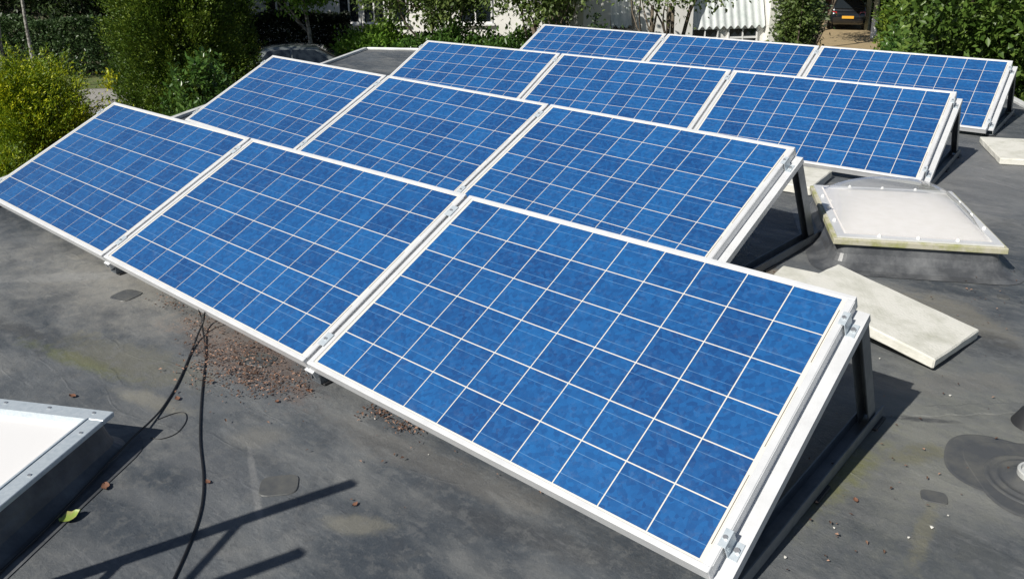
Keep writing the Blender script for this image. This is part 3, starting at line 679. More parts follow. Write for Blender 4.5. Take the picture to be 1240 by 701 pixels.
# ------------------------------------------------------------------ leaf litter and bits on the roof
def litter(name, label, clusters, n, seed, size=(0.006, 0.016)):
    r_ = np.random.default_rng(seed); V = []; Fc = []
    for (pu, pv, su, sv, wt) in clusters:
        for _ in range(int(n*wt)):
            u_, v_ = r_.normal(pu, su), r_.normal(pv, sv)
            p = gnd(u_, v_); s = r_.uniform(*size); a = r_.uniform(0, 6.28); t = r_.uniform(-0.7, 0.7); b0 = len(V)
            d = Vector((math.cos(a), math.sin(a), t*0.6)); e = Vector((-math.sin(a), math.cos(a), r_.uniform(-.5, .5)))*0.55
            z = 0.004+s*0.5+abs(r_.normal(0, 0.004)); c = Vector((p.x, p.y, z))
            V += [c-d*s, c+e*s+Vector((0, 0, s*0.35)), c+d*s, c-e*s+Vector((0, 0, s*0.35))]
            Fc += [(b0, b0+1, b0+2), (b0, b0+2, b0+3)]
    me = bpy.data.meshes.new(name); me.from_pydata(V, [], Fc); me.materials.append(M['litter'])
    return tag(link(bpy.data.objects.new(name, me)), label, 'leaf litter', None, 'stuff')
litter('leaf_litter', 'brown crumbled leaf litter along low edge of the front panel row', [(275, 440, 26, 17, .30), (320, 462, 26, 11, .22), (240, 398, 12, 12, .12), (300, 425, 35, 12, .14), (205, 368, 12, 5, .04), (355, 470, 14, 8, .06), (460, 502, 12, 5, .06), (490, 518, 12, 6, .06), (300, 455, 45, 24, .08), (560, 560, 90, 22, 0.02)], 1500, 3, (0.0022, 0.0085))
litter('leaf_litter', 'sparse brown leaf crumbs and grit between stands and domed skylight', [(930, 335, 16, 8, .35), (1100, 520, 60, 60, .2), (1180, 360, 40, 20, .25), (1020, 600, 50, 50, .2)], 160, 5, (0.003, 0.008))
bits = [((88, 481), 'curled brown leaf beyond the far corner of the flat skylight', 0.014), ((128, 591), 'crumpled brown leaf beside the curb cable', 0.017), ((215, 484), 'brown leaf lying beside the cable junction', 0.013), ((430, 612), 'tiny brown leaf bit beyond the ladder shadow tip', 0.010), ((770*520/1069, 360+235*341/701), 'tan leaf lying below the panel joint foot', 0.013), ((690*520/1069, 360+262*341/701), 'orange brown leaf at edge of the leaf litter', 0.010), ((1036, 607), 'rusty leaf flake on mossy roof beside the front stand', 0.010), ((252, 585), 'reddish twig bit touching the black cable', 0.010)]
def leaf_obj(name, pix, label, s, m, seed, cat='leaf'):
    rr = random.Random(seed); c = gnd(*pix); bm = bmesh.new(); a = rr.uniform(0, 6.28)
    n = 7; spine = []
    rows = []
    for i in range(n):
        t = i/(n-1); wd = s*0.75*math.sin(math.pi*min(1, t*0.92+0.06))
        x = (t-0.5)*2*s; z = 0.002+s*0.35*(1-math.cos((t-0.4)*2.2))+rr.uniform(0, 0.1)*s
        rows.append([bm.verts.new((x, -wd, z+s*0.45*rr.uniform(.4, 1))), bm.verts.new((x, 0, z)), bm.verts.new((x, wd, z+s*0.45*rr.uniform(.4, 1)))])
    for p_, q in zip(rows, rows[1:]):
        for k in range(2): bm.faces.new((p_[k], p_[k+1], q[k+1], q[k]))
    mm = Matrix.Translation((c.x, c.y, 0.001)) @ Matrix.Rotation(a, 4, 'Z')
    o = bm_obj(name, bm, M[m], None, True); o.matrix_world = mm
    return tag(o, label, cat)
for i, (px, lb, s) in enumerate(bits): leaf_obj('dead_leaf', px, lb, s, 'deadleaf', i+10)
leaf_obj('green_leaf', (86, 629), 'curled yellow green leaf lying beside the flat skylight curb', 0.030, 'greenleaf', 3)
peb = [(519, 551), (454, 508), (318*1.72, 420*1.72), (876, 652), (939, 660), (951, 676), (908, 690), (1100, 652), (1128, 640), (1148, 625), (392, 403), (190*.487, 360+360*.487), (1065, 435), (1120, 330), (1190, 205), (1010, 640), (1150, 480)]
peb_o = None
for i, q in enumerate(peb):
    if peb_o is None:
        bm = bmesh.new(); bmesh.ops.create_icosphere(bm, subdivisions=1, radius=0.006)
        rr = random.Random(4)
        for v in bm.verts: v.co *= rr.uniform(0.7, 1.25)
        peb_o = o = bm_obj('pebble', bm, M['grit'])
    else:
        o = peb_o.copy(); COL.objects.link(o)
    c = gnd(*q); k = 0.35+0.55*((i*37) % 11)/11
    o.location = (c.x, c.y, 0.004*k+0.0015); o.scale = (k, k*1.2, k*0.8); o.rotation_euler = (0, 0, i*1.3)
    tag(o, 'tiny white grit pebble lying on the dark roof membrane', 'pebble', 'white grit on the roof')

# ------------------------------------------------------------------ vegetation
def leaf_mesh(name, P, D, Nn, length, width, m, parent, fold=0.15):
    n = len(P); ln = np.asarray(length).reshape(-1, 1); wd = np.asarray(width).reshape(-1, 1)
    D = D/np.linalg.norm(D, axis=1, keepdims=True)
    Sd = np.cross(D, Nn); Sd /= (np.linalg.norm(Sd, axis=1, keepdims=True)+1e-9)
    UPv = np.cross(Sd, D)
    v = np.empty((n, 4, 3)); mid = P+D*ln*0.45
    v[:, 0] = P; v[:, 1] = mid+Sd*wd*0.5+UPv*wd*fold; v[:, 2] = P+D*ln; v[:, 3] = mid-Sd*wd*0.5+UPv*wd*fold
    me = bpy.data.meshes.new(name); me.vertices.add(n*4); me.vertices.foreach_set('co', v.reshape(-1))
    idx = np.arange(n*4).reshape(n, 4); tri = np.stack([idx[:, [0, 1, 2]], idx[:, [0, 2, 3]]], 1).reshape(-1)
    me.loops.add(n*6); me.loops.foreach_set('vertex_index', tri)
    me.polygons.add(n*2); me.polygons.foreach_set('loop_start', np.arange(0, n*6, 3)); me.polygons.foreach_set('loop_total', np.full(n*2, 3))
    me.update(); me.validate(); me.materials.append(m)
    return link(bpy.data.objects.new(name, me), parent)
def unit(n):
    d = rng.normal(size=(n, 3)); return d/np.linalg.norm(d, axis=1, keepdims=True)
def crown_points(center, rad, clumps, per, cr, shell=0.45, zmin=None, lumps=None):
    """clump centres in an ellipsoid, biased to its surface; returns points and outward directions"""
    c = np.array(center); rad = np.array(rad)
    d = unit(clumps); r_ = rng.uniform(0, 1, (clumps, 1))**shell
    wob = 1+0.22*np.sin(d[:, :1]*5+1.3)*np.cos(d[:, 1:2]*4.1)+0.15*np.sin(d[:, 2:]*7+d[:, :1]*3)
    cc = c+d*rad*r_*wob
    sc = rng.uniform(0.6, 1.4, (clumps, 1, 1))
    pts = cc[:, None, :]+rng.normal(size=(clumps, per, 3))*np.array([cr, cr, cr*0.75])*sc
    out = np.repeat(d[:, None, :], per, 1)
    pts = pts.reshape(-1, 3); out = out.reshape(-1, 3)
    if zmin is not None:
        k = pts[:, 2] > zmin; pts, out = pts[k], out[k]
    return pts, out
def limb(bm, a, b_, r0, r1, bend=0.12, n=6, sides=7):
    a, b_ = Vector(a), Vector(b_); ln = (b_-a).length; pts = []
    o1 = Vector((R.uniform(-1, 1), R.uniform(-1, 1), R.uniform(-.3, .3)))*ln*bend
    for k in range(n+1):
        t = k/n; pts.append(a.lerp(b_, t)+o1*math.sin(math.pi*t))
    tube(bm, pts, [r0+(r1-r0)*k/n for k in range(n+1)], sides)
    return pts
def tree(name, label, cat, base, trunk_h, trunk_r, crown_c, crown_r, clumps, per, cr, leaf, m, bark='bark', stems=1, group=None, shell=0.5, droop=0.2, zmin=None, spread=0.6):
    base = Vector(base); root = empty(name, base); tag(root, label, cat, group)
    cc = Vector(crown_c)-base
    bm = bmesh.new(); tips = []
    for s in range(stems):
        a = 2*math.pi*s/stems+0.6; off_ = Vector((math.cos(a), math.sin(a), 0))*(trunk_r*0.8 if stems > 1 else 0)
        topv = Vector((cc.x, cc.y, trunk_h))+off_*(spread*8 if stems > 1 else 0)
        pts = limb(bm, off_+Vector((0, 0, -0.05)), topv, trunk_r, trunk_r*0.55, 0.05)
        for q in range(5 if stems < 3 else 2):
            t = pts[3+q % 4]; a2 = R.uniform(0, 6.28)
            e = Vector((cc.x+crown_r[0]*0.75*math.cos(a2), cc.y+crown_r[1]*0.75*math.sin(a2), cc.z+crown_r[2]*R.uniform(-0.5, 0.6)))
            limb(bm, t, e, trunk_r*0.42, trunk_r*0.08, 0.15)
    bm_obj('trunk', bm, M[bark], root, True)
    P, O = crown_points(cc, crown_r, clumps, per, cr, shell, zmin=None if zmin is None else zmin-base.z)
    n = len(P); D = O*0.7+unit(n)*0.9; D[:, 2] -= droop; Nn = unit(n)*0.7+np.array([0, -0.3, 0.8])
    L_ = leaf*rng.uniform(0.65, 1.3, n)
    leaf_mesh('crown', P, D, Nn, L_, L_*0.5, M[m], root)
    return root
def shrub(name, label, cat, base, rad, clumps, per, cr, leaf, m, group=None, shoots=0, shell=0.5, ratio=0.5, up=0.0):
    """rounded bush standing on its base: radius x, y and full height"""
    base = Vector(base); root = empty(name, base); tag(root, label, cat, group)
    H = rad[2]; bm = bmesh.new()
    for q in range(6):
        a = q*1.05; limb(bm, (0.04*math.cos(a), 0.04*math.sin(a), 0), (rad[0]*0.5*math.cos(a), rad[1]*0.5*math.sin(a), H*0.7), 0.03, 0.008, 0.1)
    bm_obj('trunk', bm, M['bark'], root, True)
    P, O = crown_points((0, 0, H*0.52), (rad[0], rad[1], H*0.46), clumps, per, cr, shell)
    k = P[:, 2] > 0.02; P, O = P[k], O[k]
    n = len(P); D = O*0.6+unit(n)*0.8; D[:, 2] += up; Nn = unit(n)*0.8+np.array([0, -0.3, 0.6])
    L_ = leaf*rng.uniform(0.65, 1.3, n)
    leaf_mesh('crown', P, D, Nn, L_, L_*ratio, M[m], root)
    if shoots:
        PP = []; DD = []
        for s in range(shoots):
            a, rr = R.uniform(0, 6.28), math.sqrt(R.random())*0.95; x, y = rad[0]*rr*math.cos(a), rad[1]*rr*math.sin(a)
            z0 = H*(0.52+0.44*math.sqrt(max(0, 1-rr*rr*0.95))); hh = R.uniform(0.15, 0.5)
            for i in range(34):
                t = i/33; aa = i*2.4; PP.append((x+R.gauss(0, .012)+0.05*t*math.cos(a), y+R.gauss(0, .012)+0.05*t*math.sin(a), z0-0.1+t*(hh+0.1))); DD.append((math.cos(aa), math.sin(aa), 0.9))
        n = len(PP); leaf_mesh('shoot_leaves', np.array(PP), np.array(DD), unit(n)+np.array([0, -.5, .5]), leaf*rng.uniform(.7, 1.1, n), leaf*ratio*rng.uniform(.7, 1.1, n), M[m], root)
    return root
def conifer(name, label, base, H, rmax, plumes, per, spray, m, group=None, lean=0.25, power=4.0, thick=0.10, egg=None, boughs=90):
    """upright conifer of flame-shaped plumes: each plume is a tapering tuft of short needle sprays"""
    base = Vector(base); root = empty(name, base); tag(root, label, 'conifer', group)
    bm = bmesh.new(); limb(bm, (0, 0, -0.05), (0, 0, H*0.9), 0.09, 0.02, 0.02, sides=8); bm_obj('trunk', bm, M['bark'], root, True)
    nb = boughs                       # boughs carry the plumes, with dark gaps between them
    ba = rng.uniform(0, 2*np.pi, nb); bz = rng.uniform(0.02, 1.0, nb)**0.8*H*0.95
    benv = rmax*(np.clip(1-(bz/H)**power, 0.02, 1)**0.7 if egg is None else np.clip(1-((bz/H-egg)/0.56)**2, 0.03, 1)**0.6)*(1+0.14*np.sin(3*ba+bz*2.1)+0.10*np.sin(7*ba-bz*3.3))
    br_ = benv*rng.uniform(0.0, 1.0, nb)**0.42
    pick = rng.integers(0, nb, plumes)
    C = np.stack([br_*np.cos(ba), br_*np.sin(ba), bz], 1)[pick]+rng.normal(size=(plumes, 3))*np.array([0.085, 0.085, 0.13])*(0.6+rmax*0.6)
    a = np.arctan2(C[:, 1], C[:, 0]); z = C[:, 2]
    ax = np.stack([np.cos(a)*lean, np.sin(a)*lean, np.ones(plumes)], 1)+rng.normal(0, 0.18, (plumes, 3)); ax /= np.linalg.norm(ax, axis=1, keepdims=True)
    ln = rng.uniform(0.22, 0.55, plumes)
    t = rng.uniform(0, 1, (plumes, per, 1))
    wdt = thick*(1-t)**0.6*(0.35+t)**0.3
    P = C[:, None, :]+ax[:, None, :]*t*ln[:, None, None]+rng.normal(size=(plumes, per, 3))*wdt*0.7
    D = ax[:, None, :]*0.9+rng.normal(size=(plumes, per, 3))*0.55+np.stack([np.cos(a), np.sin(a), 0*a], 1)[:, None, :]*0.4
    P = P.reshape(-1, 3); D = D.reshape(-1, 3); n = len(P)
    nc = plumes*5; ca = rng.uniform(0, 2*np.pi, nc); cz = rng.uniform(0.02, 0.97, nc)*H        # inner twigs
    ce = rmax*(np.clip(1-(cz/H)**power, 0.02, 1)**0.7 if egg is None else np.clip(1-((cz/H-egg)/0.56)**2, 0.03, 1)**0.6)*0.78*rng.uniform(0, 1, nc)**0.5
    P = np.concatenate([P, np.stack([ce*np.cos(ca), ce*np.sin(ca), cz], 1)]); D = np.concatenate([D, unit(nc)+np.array([0, 0, 0.5])]); n0, n = n, n+nc
    L_ = spray*rng.uniform(0.6, 1.4, n); L_[n0:] *= 2.2
    leaf_mesh('crown', P, D, unit(n)+np.array([0, -0.4, 0.4]), L_, L_*0.36, M[m], root)
    return root
def foot(u, depth):              # garden position seen in column u at that depth
    p = at(u, 100, depth); d = Vector((p.x-CAM.x, p.y-CAM.y, 0)); f = Vector((FWD.x, FWD.y, 0)).normalized(); r_ = Vector((RIGHT.x, RIGHT.y, 0)).normalized()
    x = (u-620)/F_PX*depth
    q = CAM+f*depth*1.0/math.cos(0)*1.0+r_*x
    return Vector((q.x, q.y, GZ))
def zpix(v, depth):              # height that shows at row v at that ground distance
    q = ray(620, v); f = Vector((FWD.x, FWD.y, 0)).normalized(); return CAM.z+q.z*depth/q.dot(f)

conifer('golden_conifer', 'tall golden yellow conifer beside the roof edge', foot(14, 9.2), zpix(96, 9.2)-GZ, 0.92, 3000, 64, 0.034, 'golden', lean=0.4, power=3.2, boughs=95)
conifer('golden_conifer', 'small golden conifer standing low in front of the tall golden one', foot(-22, 7.9), zpix(160, 7.9)-GZ-0.2, 0.36, 900, 60, 0.032, 'golden', boughs=36)
shrub('golden_shrub', 'low bright yellow shrub between the golden conifer and the dark yew', 'shrub', foot(134, 10.6), (0.34, 0.34, zpix(108, 10.6)-GZ), 200, 60, 0.06, 0.05, 'yellow', ratio=0.5, up=0.5)
conifer('yew_tree', 'big dark green yew growing behind the leafy shoots', foot(224, 13.5), 5.4, 0.82, 4600, 62, 0.046, 'yew', lean=0.7, thick=0.12, egg=0.5, boughs=190)
conifer('yew_tree', 'narrow dark yew beside the big yew, towards the parked hatchback', foot(276, 15.5), 4.0, 0.40, 1200, 50, 0.055, 'yew', lean=0.55, thick=0.13, boughs=60)
shrub('laurel_shrub', 'green laurel shrub with upright leafy shoots between yew and panels', 'shrub', foot(246, 10.6), (0.62, 0.62, zpix(92, 10.6)-GZ), 330, 60, 0.085, 0.085, 'laurel', shoots=26)

def hedge(name, label, a, b_, depth, h, n, leaf, m, cat='hedge', seed=0):
    a, b_ = Vector(a), Vector(b_); d = (b_-a); L_ = d.length; d.normalize(); s = Vector((-d.y, d.x, 0))
    root = empty(name, (a+b_)/2); tag(root, label, cat)
    bm = bmesh.new()
    for q in range(int(L_/0.8)+1):
        x = -L_/2+0.2+q*0.8; p = d*min(x, L_/2-0.1); limb(bm, p, p+Vector((R.uniform(-.1, .1), R.uniform(-.1, .1), h*0.8)), 0.035, 0.01, 0.05)
    bm_obj('stems', bm, M['bark'], root, True)
    x = rng.uniform(-L_/2, L_/2, n); y = rng.uniform(-1, 1, n); y = np.sign(y)*np.abs(y)**0.45*depth/2; z = h*rng.uniform(0.0, 1, n)**0.75
    k = rng.uniform(size=n) < 0.3; z[k] = h*rng.uniform(0.92, 1.04, k.sum())
    wob = 0.12*np.sin(x*2.3+z*1.7)+0.10*np.sin(x*5.1-z*3.3+1)
    y = y*(1+wob*0.8); z = np.maximum(z*(1+0.05*np.sin(x*1.9+1)), 0.02)
    P = x[:, None]*np.array(d)+y[:, None]*np.array(s)+z[:, None]*np.array([0, 0, 1])
    D = unit(n)+np.sign(y)[:, None]*np.array(s)*0.6; 
    LL = leaf*rng.uniform(.6, 1.3, n)
    leaf_mesh('foliage', P, D, unit(n)+np.array([0, -.4, .5]), LL, LL*0.5, M[m], root)
    return root
hedge('laurel_hedge', 'clipped laurel hedge behind the small lawn', foot(-40, 30), foot(250, 28), 1.1, zpix(22, 29)-GZ, 26000, 0.13, 'hedge')
hedge('dark_hedge', 'dark shaded evergreen hedge behind the parked hatchback', foot(258, 30), foot(428, 31), 1.2, zpix(17, 30.5)-GZ, 16000, 0.14, 'shadedhedge')
# tall trees on the left whose crowns shade the back of the garden
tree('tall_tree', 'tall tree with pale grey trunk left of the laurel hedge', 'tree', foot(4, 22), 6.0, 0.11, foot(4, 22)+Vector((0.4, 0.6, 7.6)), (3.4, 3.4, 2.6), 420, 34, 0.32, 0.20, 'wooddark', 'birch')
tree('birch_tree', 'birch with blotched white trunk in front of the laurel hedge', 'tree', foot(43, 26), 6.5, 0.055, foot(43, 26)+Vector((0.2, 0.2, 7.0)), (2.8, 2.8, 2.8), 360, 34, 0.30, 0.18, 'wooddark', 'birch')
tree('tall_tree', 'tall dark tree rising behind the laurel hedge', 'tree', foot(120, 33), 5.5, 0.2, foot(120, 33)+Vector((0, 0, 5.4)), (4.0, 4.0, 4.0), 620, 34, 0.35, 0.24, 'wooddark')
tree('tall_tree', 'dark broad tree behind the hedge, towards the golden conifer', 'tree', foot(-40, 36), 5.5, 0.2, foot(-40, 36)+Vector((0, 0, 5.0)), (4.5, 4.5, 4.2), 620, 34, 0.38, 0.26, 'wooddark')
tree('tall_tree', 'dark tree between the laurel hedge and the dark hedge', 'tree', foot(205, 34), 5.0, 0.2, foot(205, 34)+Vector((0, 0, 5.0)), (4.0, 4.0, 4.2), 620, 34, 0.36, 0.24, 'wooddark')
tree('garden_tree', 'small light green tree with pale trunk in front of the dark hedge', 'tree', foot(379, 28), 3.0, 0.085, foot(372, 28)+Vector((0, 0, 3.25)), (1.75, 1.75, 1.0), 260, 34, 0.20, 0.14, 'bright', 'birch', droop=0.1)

# ------------------------------------------------------------------ cars
def make_car(name, label, loc, heading, paint, plate=False):
    root = empty(name, m=Matrix.Translation(loc) @ Matrix.Rotation(heading, 4, 'Z')); tag(root, label, 'car')
    st = [(-2.02, .50, .74, .66), (-1.98, .36, .84, .74), (-1.86, .27, .93, .80), (-1.3, .22, .96, .845), (0, .20, .95, .86), (.9, .20, .93, .855), (1.25, .22, .90, .85), (1.7, .25, .80, .81), (1.95, .32, .70, .72), (2.05, .42, .60, .60)]
    bm = bmesh.new(); loops = []
    for x, z0, z1, hw in st:
        zm = z0+(z1-z0)*0.55
        half = [(0, z0), (hw*.75, z0), (hw*.95, z0+.08), (hw, zm), (hw*.985, z1-.10), (hw*.93, z1-.02), (hw*.80, z1), (0, z1+.01)]
        lp = half+[(-y, z) for y, z in half[-2:0:-1]]
        loops.append([bm.verts.new((x, y, z)) for y, z in lp])
    for a, b_ in zip(loops, loops[1:]):
        n = len(a)
        for k in range(n): bm.faces.new((a[k], a[(k+1) % n], b_[(k+1) % n], b_[k]))
    bm.faces.new(loops[0]); bm.faces.new(loops[-1][::-1]); bmesh.ops.recalc_face_normals(bm, faces=bm.faces)
    body = bm_obj('body', bm, M[paint], root, True)
    # cabin: body-coloured shell with windows set in it
    bs = [(-1.90, .93, .76), (-1.62, 1.20, .70), (-1.40, 1.38, .64), (-1.05, 1.455, .58), (-.35, 1.485, .58), (.25, 1.43, .57), (.62, 1.22, .64), (1.12, .92, .72)]
    bm = bmesh.new(); loops = []
    for x, zt, hw in bs:
        zb = 0.915; wb = 0.79 if -1.9 < x < 1.0 else 0.74
        loops.append([bm.verts.new(p) for p in ((x, -wb, zb), (x, -(wb+(hw-wb)*min(1, (zt-zb)/.5)), zb+(zt-zb)*.86+.0005), (x, -hw*.78, zt), (x, 0, zt+.012), (x, hw*.78, zt), (x, wb+(hw-wb)*min(1, (zt-zb)/.5), zb+(zt-zb)*.86+.0005), (x, wb, zb))])
    for a, b_ in zip(loops, loops[1:]):
        for k in range(6): bm.faces.new((a[k], a[k+1], b_[k+1], b_[k]))
    bm.faces.new(loops[0]); bm.faces.new(loops[-1]); bmesh.ops.recalc_face_normals(bm, faces=bm.faces)
    bm_obj('cabin', bm, M[paint], root, True)
    def pane(nm, pts, m='glassdark', t=0.012):
        bm = bmesh.new(); p = [Vector(q) for q in pts]; nr = (p[1]-p[0]).cross(p[2]-p[0]).normalized()
        if nr.dot(sum(p, Vector())/4-Vector((-0.3, 0, 1.0))) < 0: nr = -nr
        hexa(bm, [q+nr*0.004 for q in p]+[q+nr*t for q in p]); bmesh.ops.recalc_face_normals(bm, faces=bm.faces)
        return bm_obj(nm, bm, M[m], root)
    pane('rear_window', [(-1.86, -.62, .985), (-1.86, .62, .985), (-1.44, .47, 1.36), (-1.44, -.47, 1.36)], t=0.04)
    pane('windscreen', [(1.08, -.60, .96), (1.08, .60, .96), (.33, .47, 1.40), (.33, -.47, 1.40)], t=0.03)
    for s in (-1, 1):
        pane('side_window', [(-.42, s*.775, .96), (.80, s*.755, .96), (.22, s*.595, 1.36), (-.42, s*.605, 1.40)], t=0.03)
        pane('side_window', [(-1.45, s*.765, .98), (-.50, s*.775, .96), (-.50, s*.605, 1.40), (-1.12, s*.600, 1.36)], t=0.03)
        if plate: pane('tail_light', [(-1.995, s*.48, .68), (-1.93, s*.76, .70), (-1.90, s*.74, .88), (-1.965, s*.50, .86)], 'lamp', t=0.03)
        else: pane('tail_light', [(-1.90, s*.64, .95), (-1.84, s*.775, .95), (-1.62, s*.70, 1.16), (-1.66, s*.58, 1.16)], 'lamp', t=0.05)
        bm = bmesh.new(); box(bm, (.55, s*.86 if s > 0 else -.98, .92), (.72, .98 if s > 0 else -.86, 1.04), .02); bm_obj('wing_mirror', bm, M[paint], root)
        for x in (-1.25, 1.3):
            bm = bmesh.new(); tube(bm, [(x, s*.70, .31), (x, s*.80, .31), (x, s*.875, .31)], [.29, .31, .28], 24); wl = bm_obj('wheel', bm, M['tyre'], root)
            bm = bmesh.new(); tube(bm, [(x, s*.872, .31), (x, s*.882, .31)], [.20, .18], 16); bm_obj('rim', bm, M['rim'], wl)
    pane('brake_light', [(-1.42, -.14, 1.375), (-1.42, .14, 1.375), (-1.36, .14, 1.405), (-1.36, -.14, 1.405)], 'lamp', t=0.03)
    if plate is not None:
        pane('number_plate', [(-2.035, -.26, .56), (-2.035, .26, .56), (-2.02, .26, .68), (-2.02, -.26, .68)], 'plate', t=0.02)
    return root
ch = math.atan2(RIGHT.y, RIGHT.x)
cpos = at(374, 64, 25.0); cpos.z = GZ+0.006
make_car('parked_car', 'dark hatchback parked in the shade before the dark hedge', cpos, ch+math.radians(10), 'carpaint_sheen')

# ------------------------------------------------------------------ white house behind the dark hedge
def wallbox(name, a, b_, thick, z0, z1, m, parent, inv):
    a, b_ = Vector(a), Vector(b_); d = (b_-a).normalized(); s = Vector((-d.y, d.x, 0))*thick
    bm = bmesh.new(); q = [a, b_, b_+s, a+s]
    hexa(bm, [inv @ Vector((p.x, p.y, z0)) for p in q]+[inv @ Vector((p.x, p.y, z1)) for p in q]); bmesh.ops.recalc_face_normals(bm, faces=bm.faces)
    return bm_obj(name, bm, M[m], parent)
def facade(a, b_):               # coordinates on a facade: x along, y out towards camera
    a, b_ = Vector(a), Vector(b_); d = (b_-a).normalized(); out = Vector((d.y, -d.x, 0))
    if out.dot(CAM-a) < 0: out = -out
    return a, d, out
def fbox(bm, fr, inv, x0, x1, y0, y1, z0, z1):
    a, d, o = fr; q = [a+d*x0+o*y0, a+d*x1+o*y0, a+d*x1+o*y1, a+d*x0+o*y1]
    hexa(bm, [inv @ Vector((p.x, p.y, z0)) for p in q]+[inv @ Vector((p.x, p.y, z1)) for p in q])
def window(root, fr, inv, x0, x1, z0, z1, bars=1, fw=0.07, sill=True, hbar=False):
    bm = bmesh.new()
    for r_ in ((x0, x1, z0, z0+fw), (x0, x1, z1-fw, z1), (x0, x0+fw, z0+fw+.001, z1-fw-.001), (x1-fw, x1, z0+fw+.001, z1-fw-.001)): fbox(bm, fr, inv, r_[0], r_[1], 0.002, 0.07, r_[2], r_[3])
    for k in range(bars):
        xm = x0+(x1-x0)*(k+1)/(bars+1); fbox(bm, fr, inv, xm-fw/2, xm+fw/2, 0.002, 0.06, z0+fw+.001, z1-fw-.001)
    if hbar: fbox(bm, fr, inv, x0+fw+.001, x1-fw-.001, 0.002, 0.055, (z0+z1)/2-.03, (z0+z1)/2+.03)
    bmesh.ops.recalc_face_normals(bm, faces=bm.faces); wn = bm_obj('window', bm, M['whitepaint'], root)
    bm = bmesh.new(); fbox(bm, fr, inv, x0+fw*.8, x1-fw*.8, 0.004, 0.03, z0+fw*.8, z1-fw*.8); bmesh.ops.recalc_face_normals(bm, faces=bm.faces); bm_obj('pane', bm, M['glassdark'], wn)
    if sill:
        bm = bmesh.new(); fbox(bm, fr, inv, x0-.1, x1+.1, 0.002, 0.16, z0-.09, z0-.001); bmesh.ops.recalc_face_normals(bm, faces=bm.faces); bm_obj('sill', bm, M['whitepaint'], wn)
A, B = foot(290, 38), foot(660, 37)
hs = empty('white_house', (A+B)/2); tag(hs, 'white rendered house with large paned windows behind the dark hedge', 'building'); inv = Matrix.Translation(-((A+B)/2))
wallbox('wall', A, B, 6.0, GZ+.001, 2.4, 'render', hs, inv)
fr = facade(A, B); px = (B-A).length/370
for (u0, u1, b_) in ((418, 444, 1), (447, 474, 1), (481, 500, 0), (330, 372, 2), (560, 600, 1)):
    window(hs, fr, inv, (u0-290)*px, (u1-290)*px, zpix(27, 37.6), 1.0, b_)
bm = bmesh.new(); fbox(bm, fr, inv, -.4, (B-A).length+.4, -6.4, .5, 2.401, 2.6); bmesh.ops.recalc_face_normals(bm, faces=bm.faces); bm_obj('roof', bm, M['zincdark'], hs)

# shrubs and small trees in the middle
spots = [(447, 28.5, 33, 0.85), (470, 26.5, 31, 1.1), (512, 26, 44, 1.2), (548, 25, 40, 1.3), (590, 24.5, 44, 1.2), (632, 24, 42, 1.1)]
txt = ['glossy bright green shrub beside the dark hedge corner', 'bright green shrub under the white window sill', 'low green shrub beyond the roof corner trim', 'broad green shrub behind the third panel row', 'green shrub in front of the dark gap between fruit trees', 'leafy shrub at the foot of the branching fruit tree']
for i, (u_, dp, v_, rd) in enumerate(spots):
    shrub('green_shrub', txt[i], 'shrub', foot(u_, dp), (rd, rd, zpix(v_, dp)-GZ), 200, 44, 0.16, 0.15, 'bright' if i < 2 else 'laurel', 'leafy shrubs before the white house')
tree('fruit_tree', 'small fruit tree beside the white paned window', 'tree', foot(478, 27), 2.6, 0.09, foot(478, 27)+Vector((0, 0, 3.6)), (1.5, 1.5, 1.2), 150, 24, 0.20, 0.15, 'apple')
tree('fruit_tree', 'rounded fruit tree over the low green shrubs', 'tree', foot(545, 26), 2.0, 0.10, foot(540, 26)+Vector((0, 0, 3.3)), (1.9, 1.9, 1.5), 420, 32, 0.22, 0.15, 'apple', stems=2)
tree('fruit_tree', 'branching fruit tree with bare dark stems beyond the last panel row', 'tree', foot(662, 23), 2.2, 0.10, foot(656, 23)+Vector((0, 0, 3.7)), (1.6, 1.6, 1.3), 330, 30, 0.22, 0.14, 'apple', stems=3)
tree('fruit_tree', 'fruit tree standing close to the white corrugated building', 'tree', foot(690, 26), 2.2, 0.10, foot(684, 26)+Vector((0, 0, 3.5)), (1.0, 1.0, 1.3), 120, 28, 0.22, 0.14, 'apple', stems=2)

# ------------------------------------------------------------------ white building with corrugated roofs
A, B = foot(706, 24.5), foot(944, 25.5)
wb = empty('white_outbuilding', (A+B)/2); tag(wb, 'white rendered outbuilding with corrugated roof sheets and low dark windows', 'building'); inv = Matrix.Translation(-((A+B)/2))
fr = facade(A, B); W_ = (B-A).length; px = W_/238
zE = zpix(36, 25)
wallbox('wall', A, B, 0.3, GZ+.001, zE-.02, 'render', wb, inv)
def corr(u0, u1, z0, z1, run, nm='roof_sheet', sheets=3):
    x0, x1 = (u0-706)*px, (u1-706)*px; a, d, o = fr
    for q in range(sheets):
        xa, xb = x0+(x1-x0)*q/sheets, x0+(x1-x0)*(q+1)/sheets-0.004; bm = bmesh.new(); n = max(8, int((xb-xa)/0.035)); R1, R2, R3, R4 = [], [], [], []
        for k in range(n+1):
            x = xa+(xb-xa)*k/n; h = 0.05*math.sin(2*math.pi*x/0.22)+q*0.001
            p0, p1 = a+d*x+o*0.15, a+d*x-o*run
            for L_, p, z in ((R1, p0, z0), (R2, p1, z1), (R3, p0, z0-.012), (R4, p1, z1-.012)): L_.append(bm.verts.new(inv @ Vector((p.x, p.y, z+h))))
        for k in range(n):
            bm.faces.new((R1[k], R1[k+1], R2[k+1], R2[k])); bm.faces.new((R3[k], R4[k], R4[k+1], R3[k+1])); bm.faces.new((R1[k], R3[k], R3[k+1], R1[k+1]))
        bmesh.ops.recalc_face_normals(bm, faces=bm.faces); bm_obj(nm, bm, M['corr'], wb)
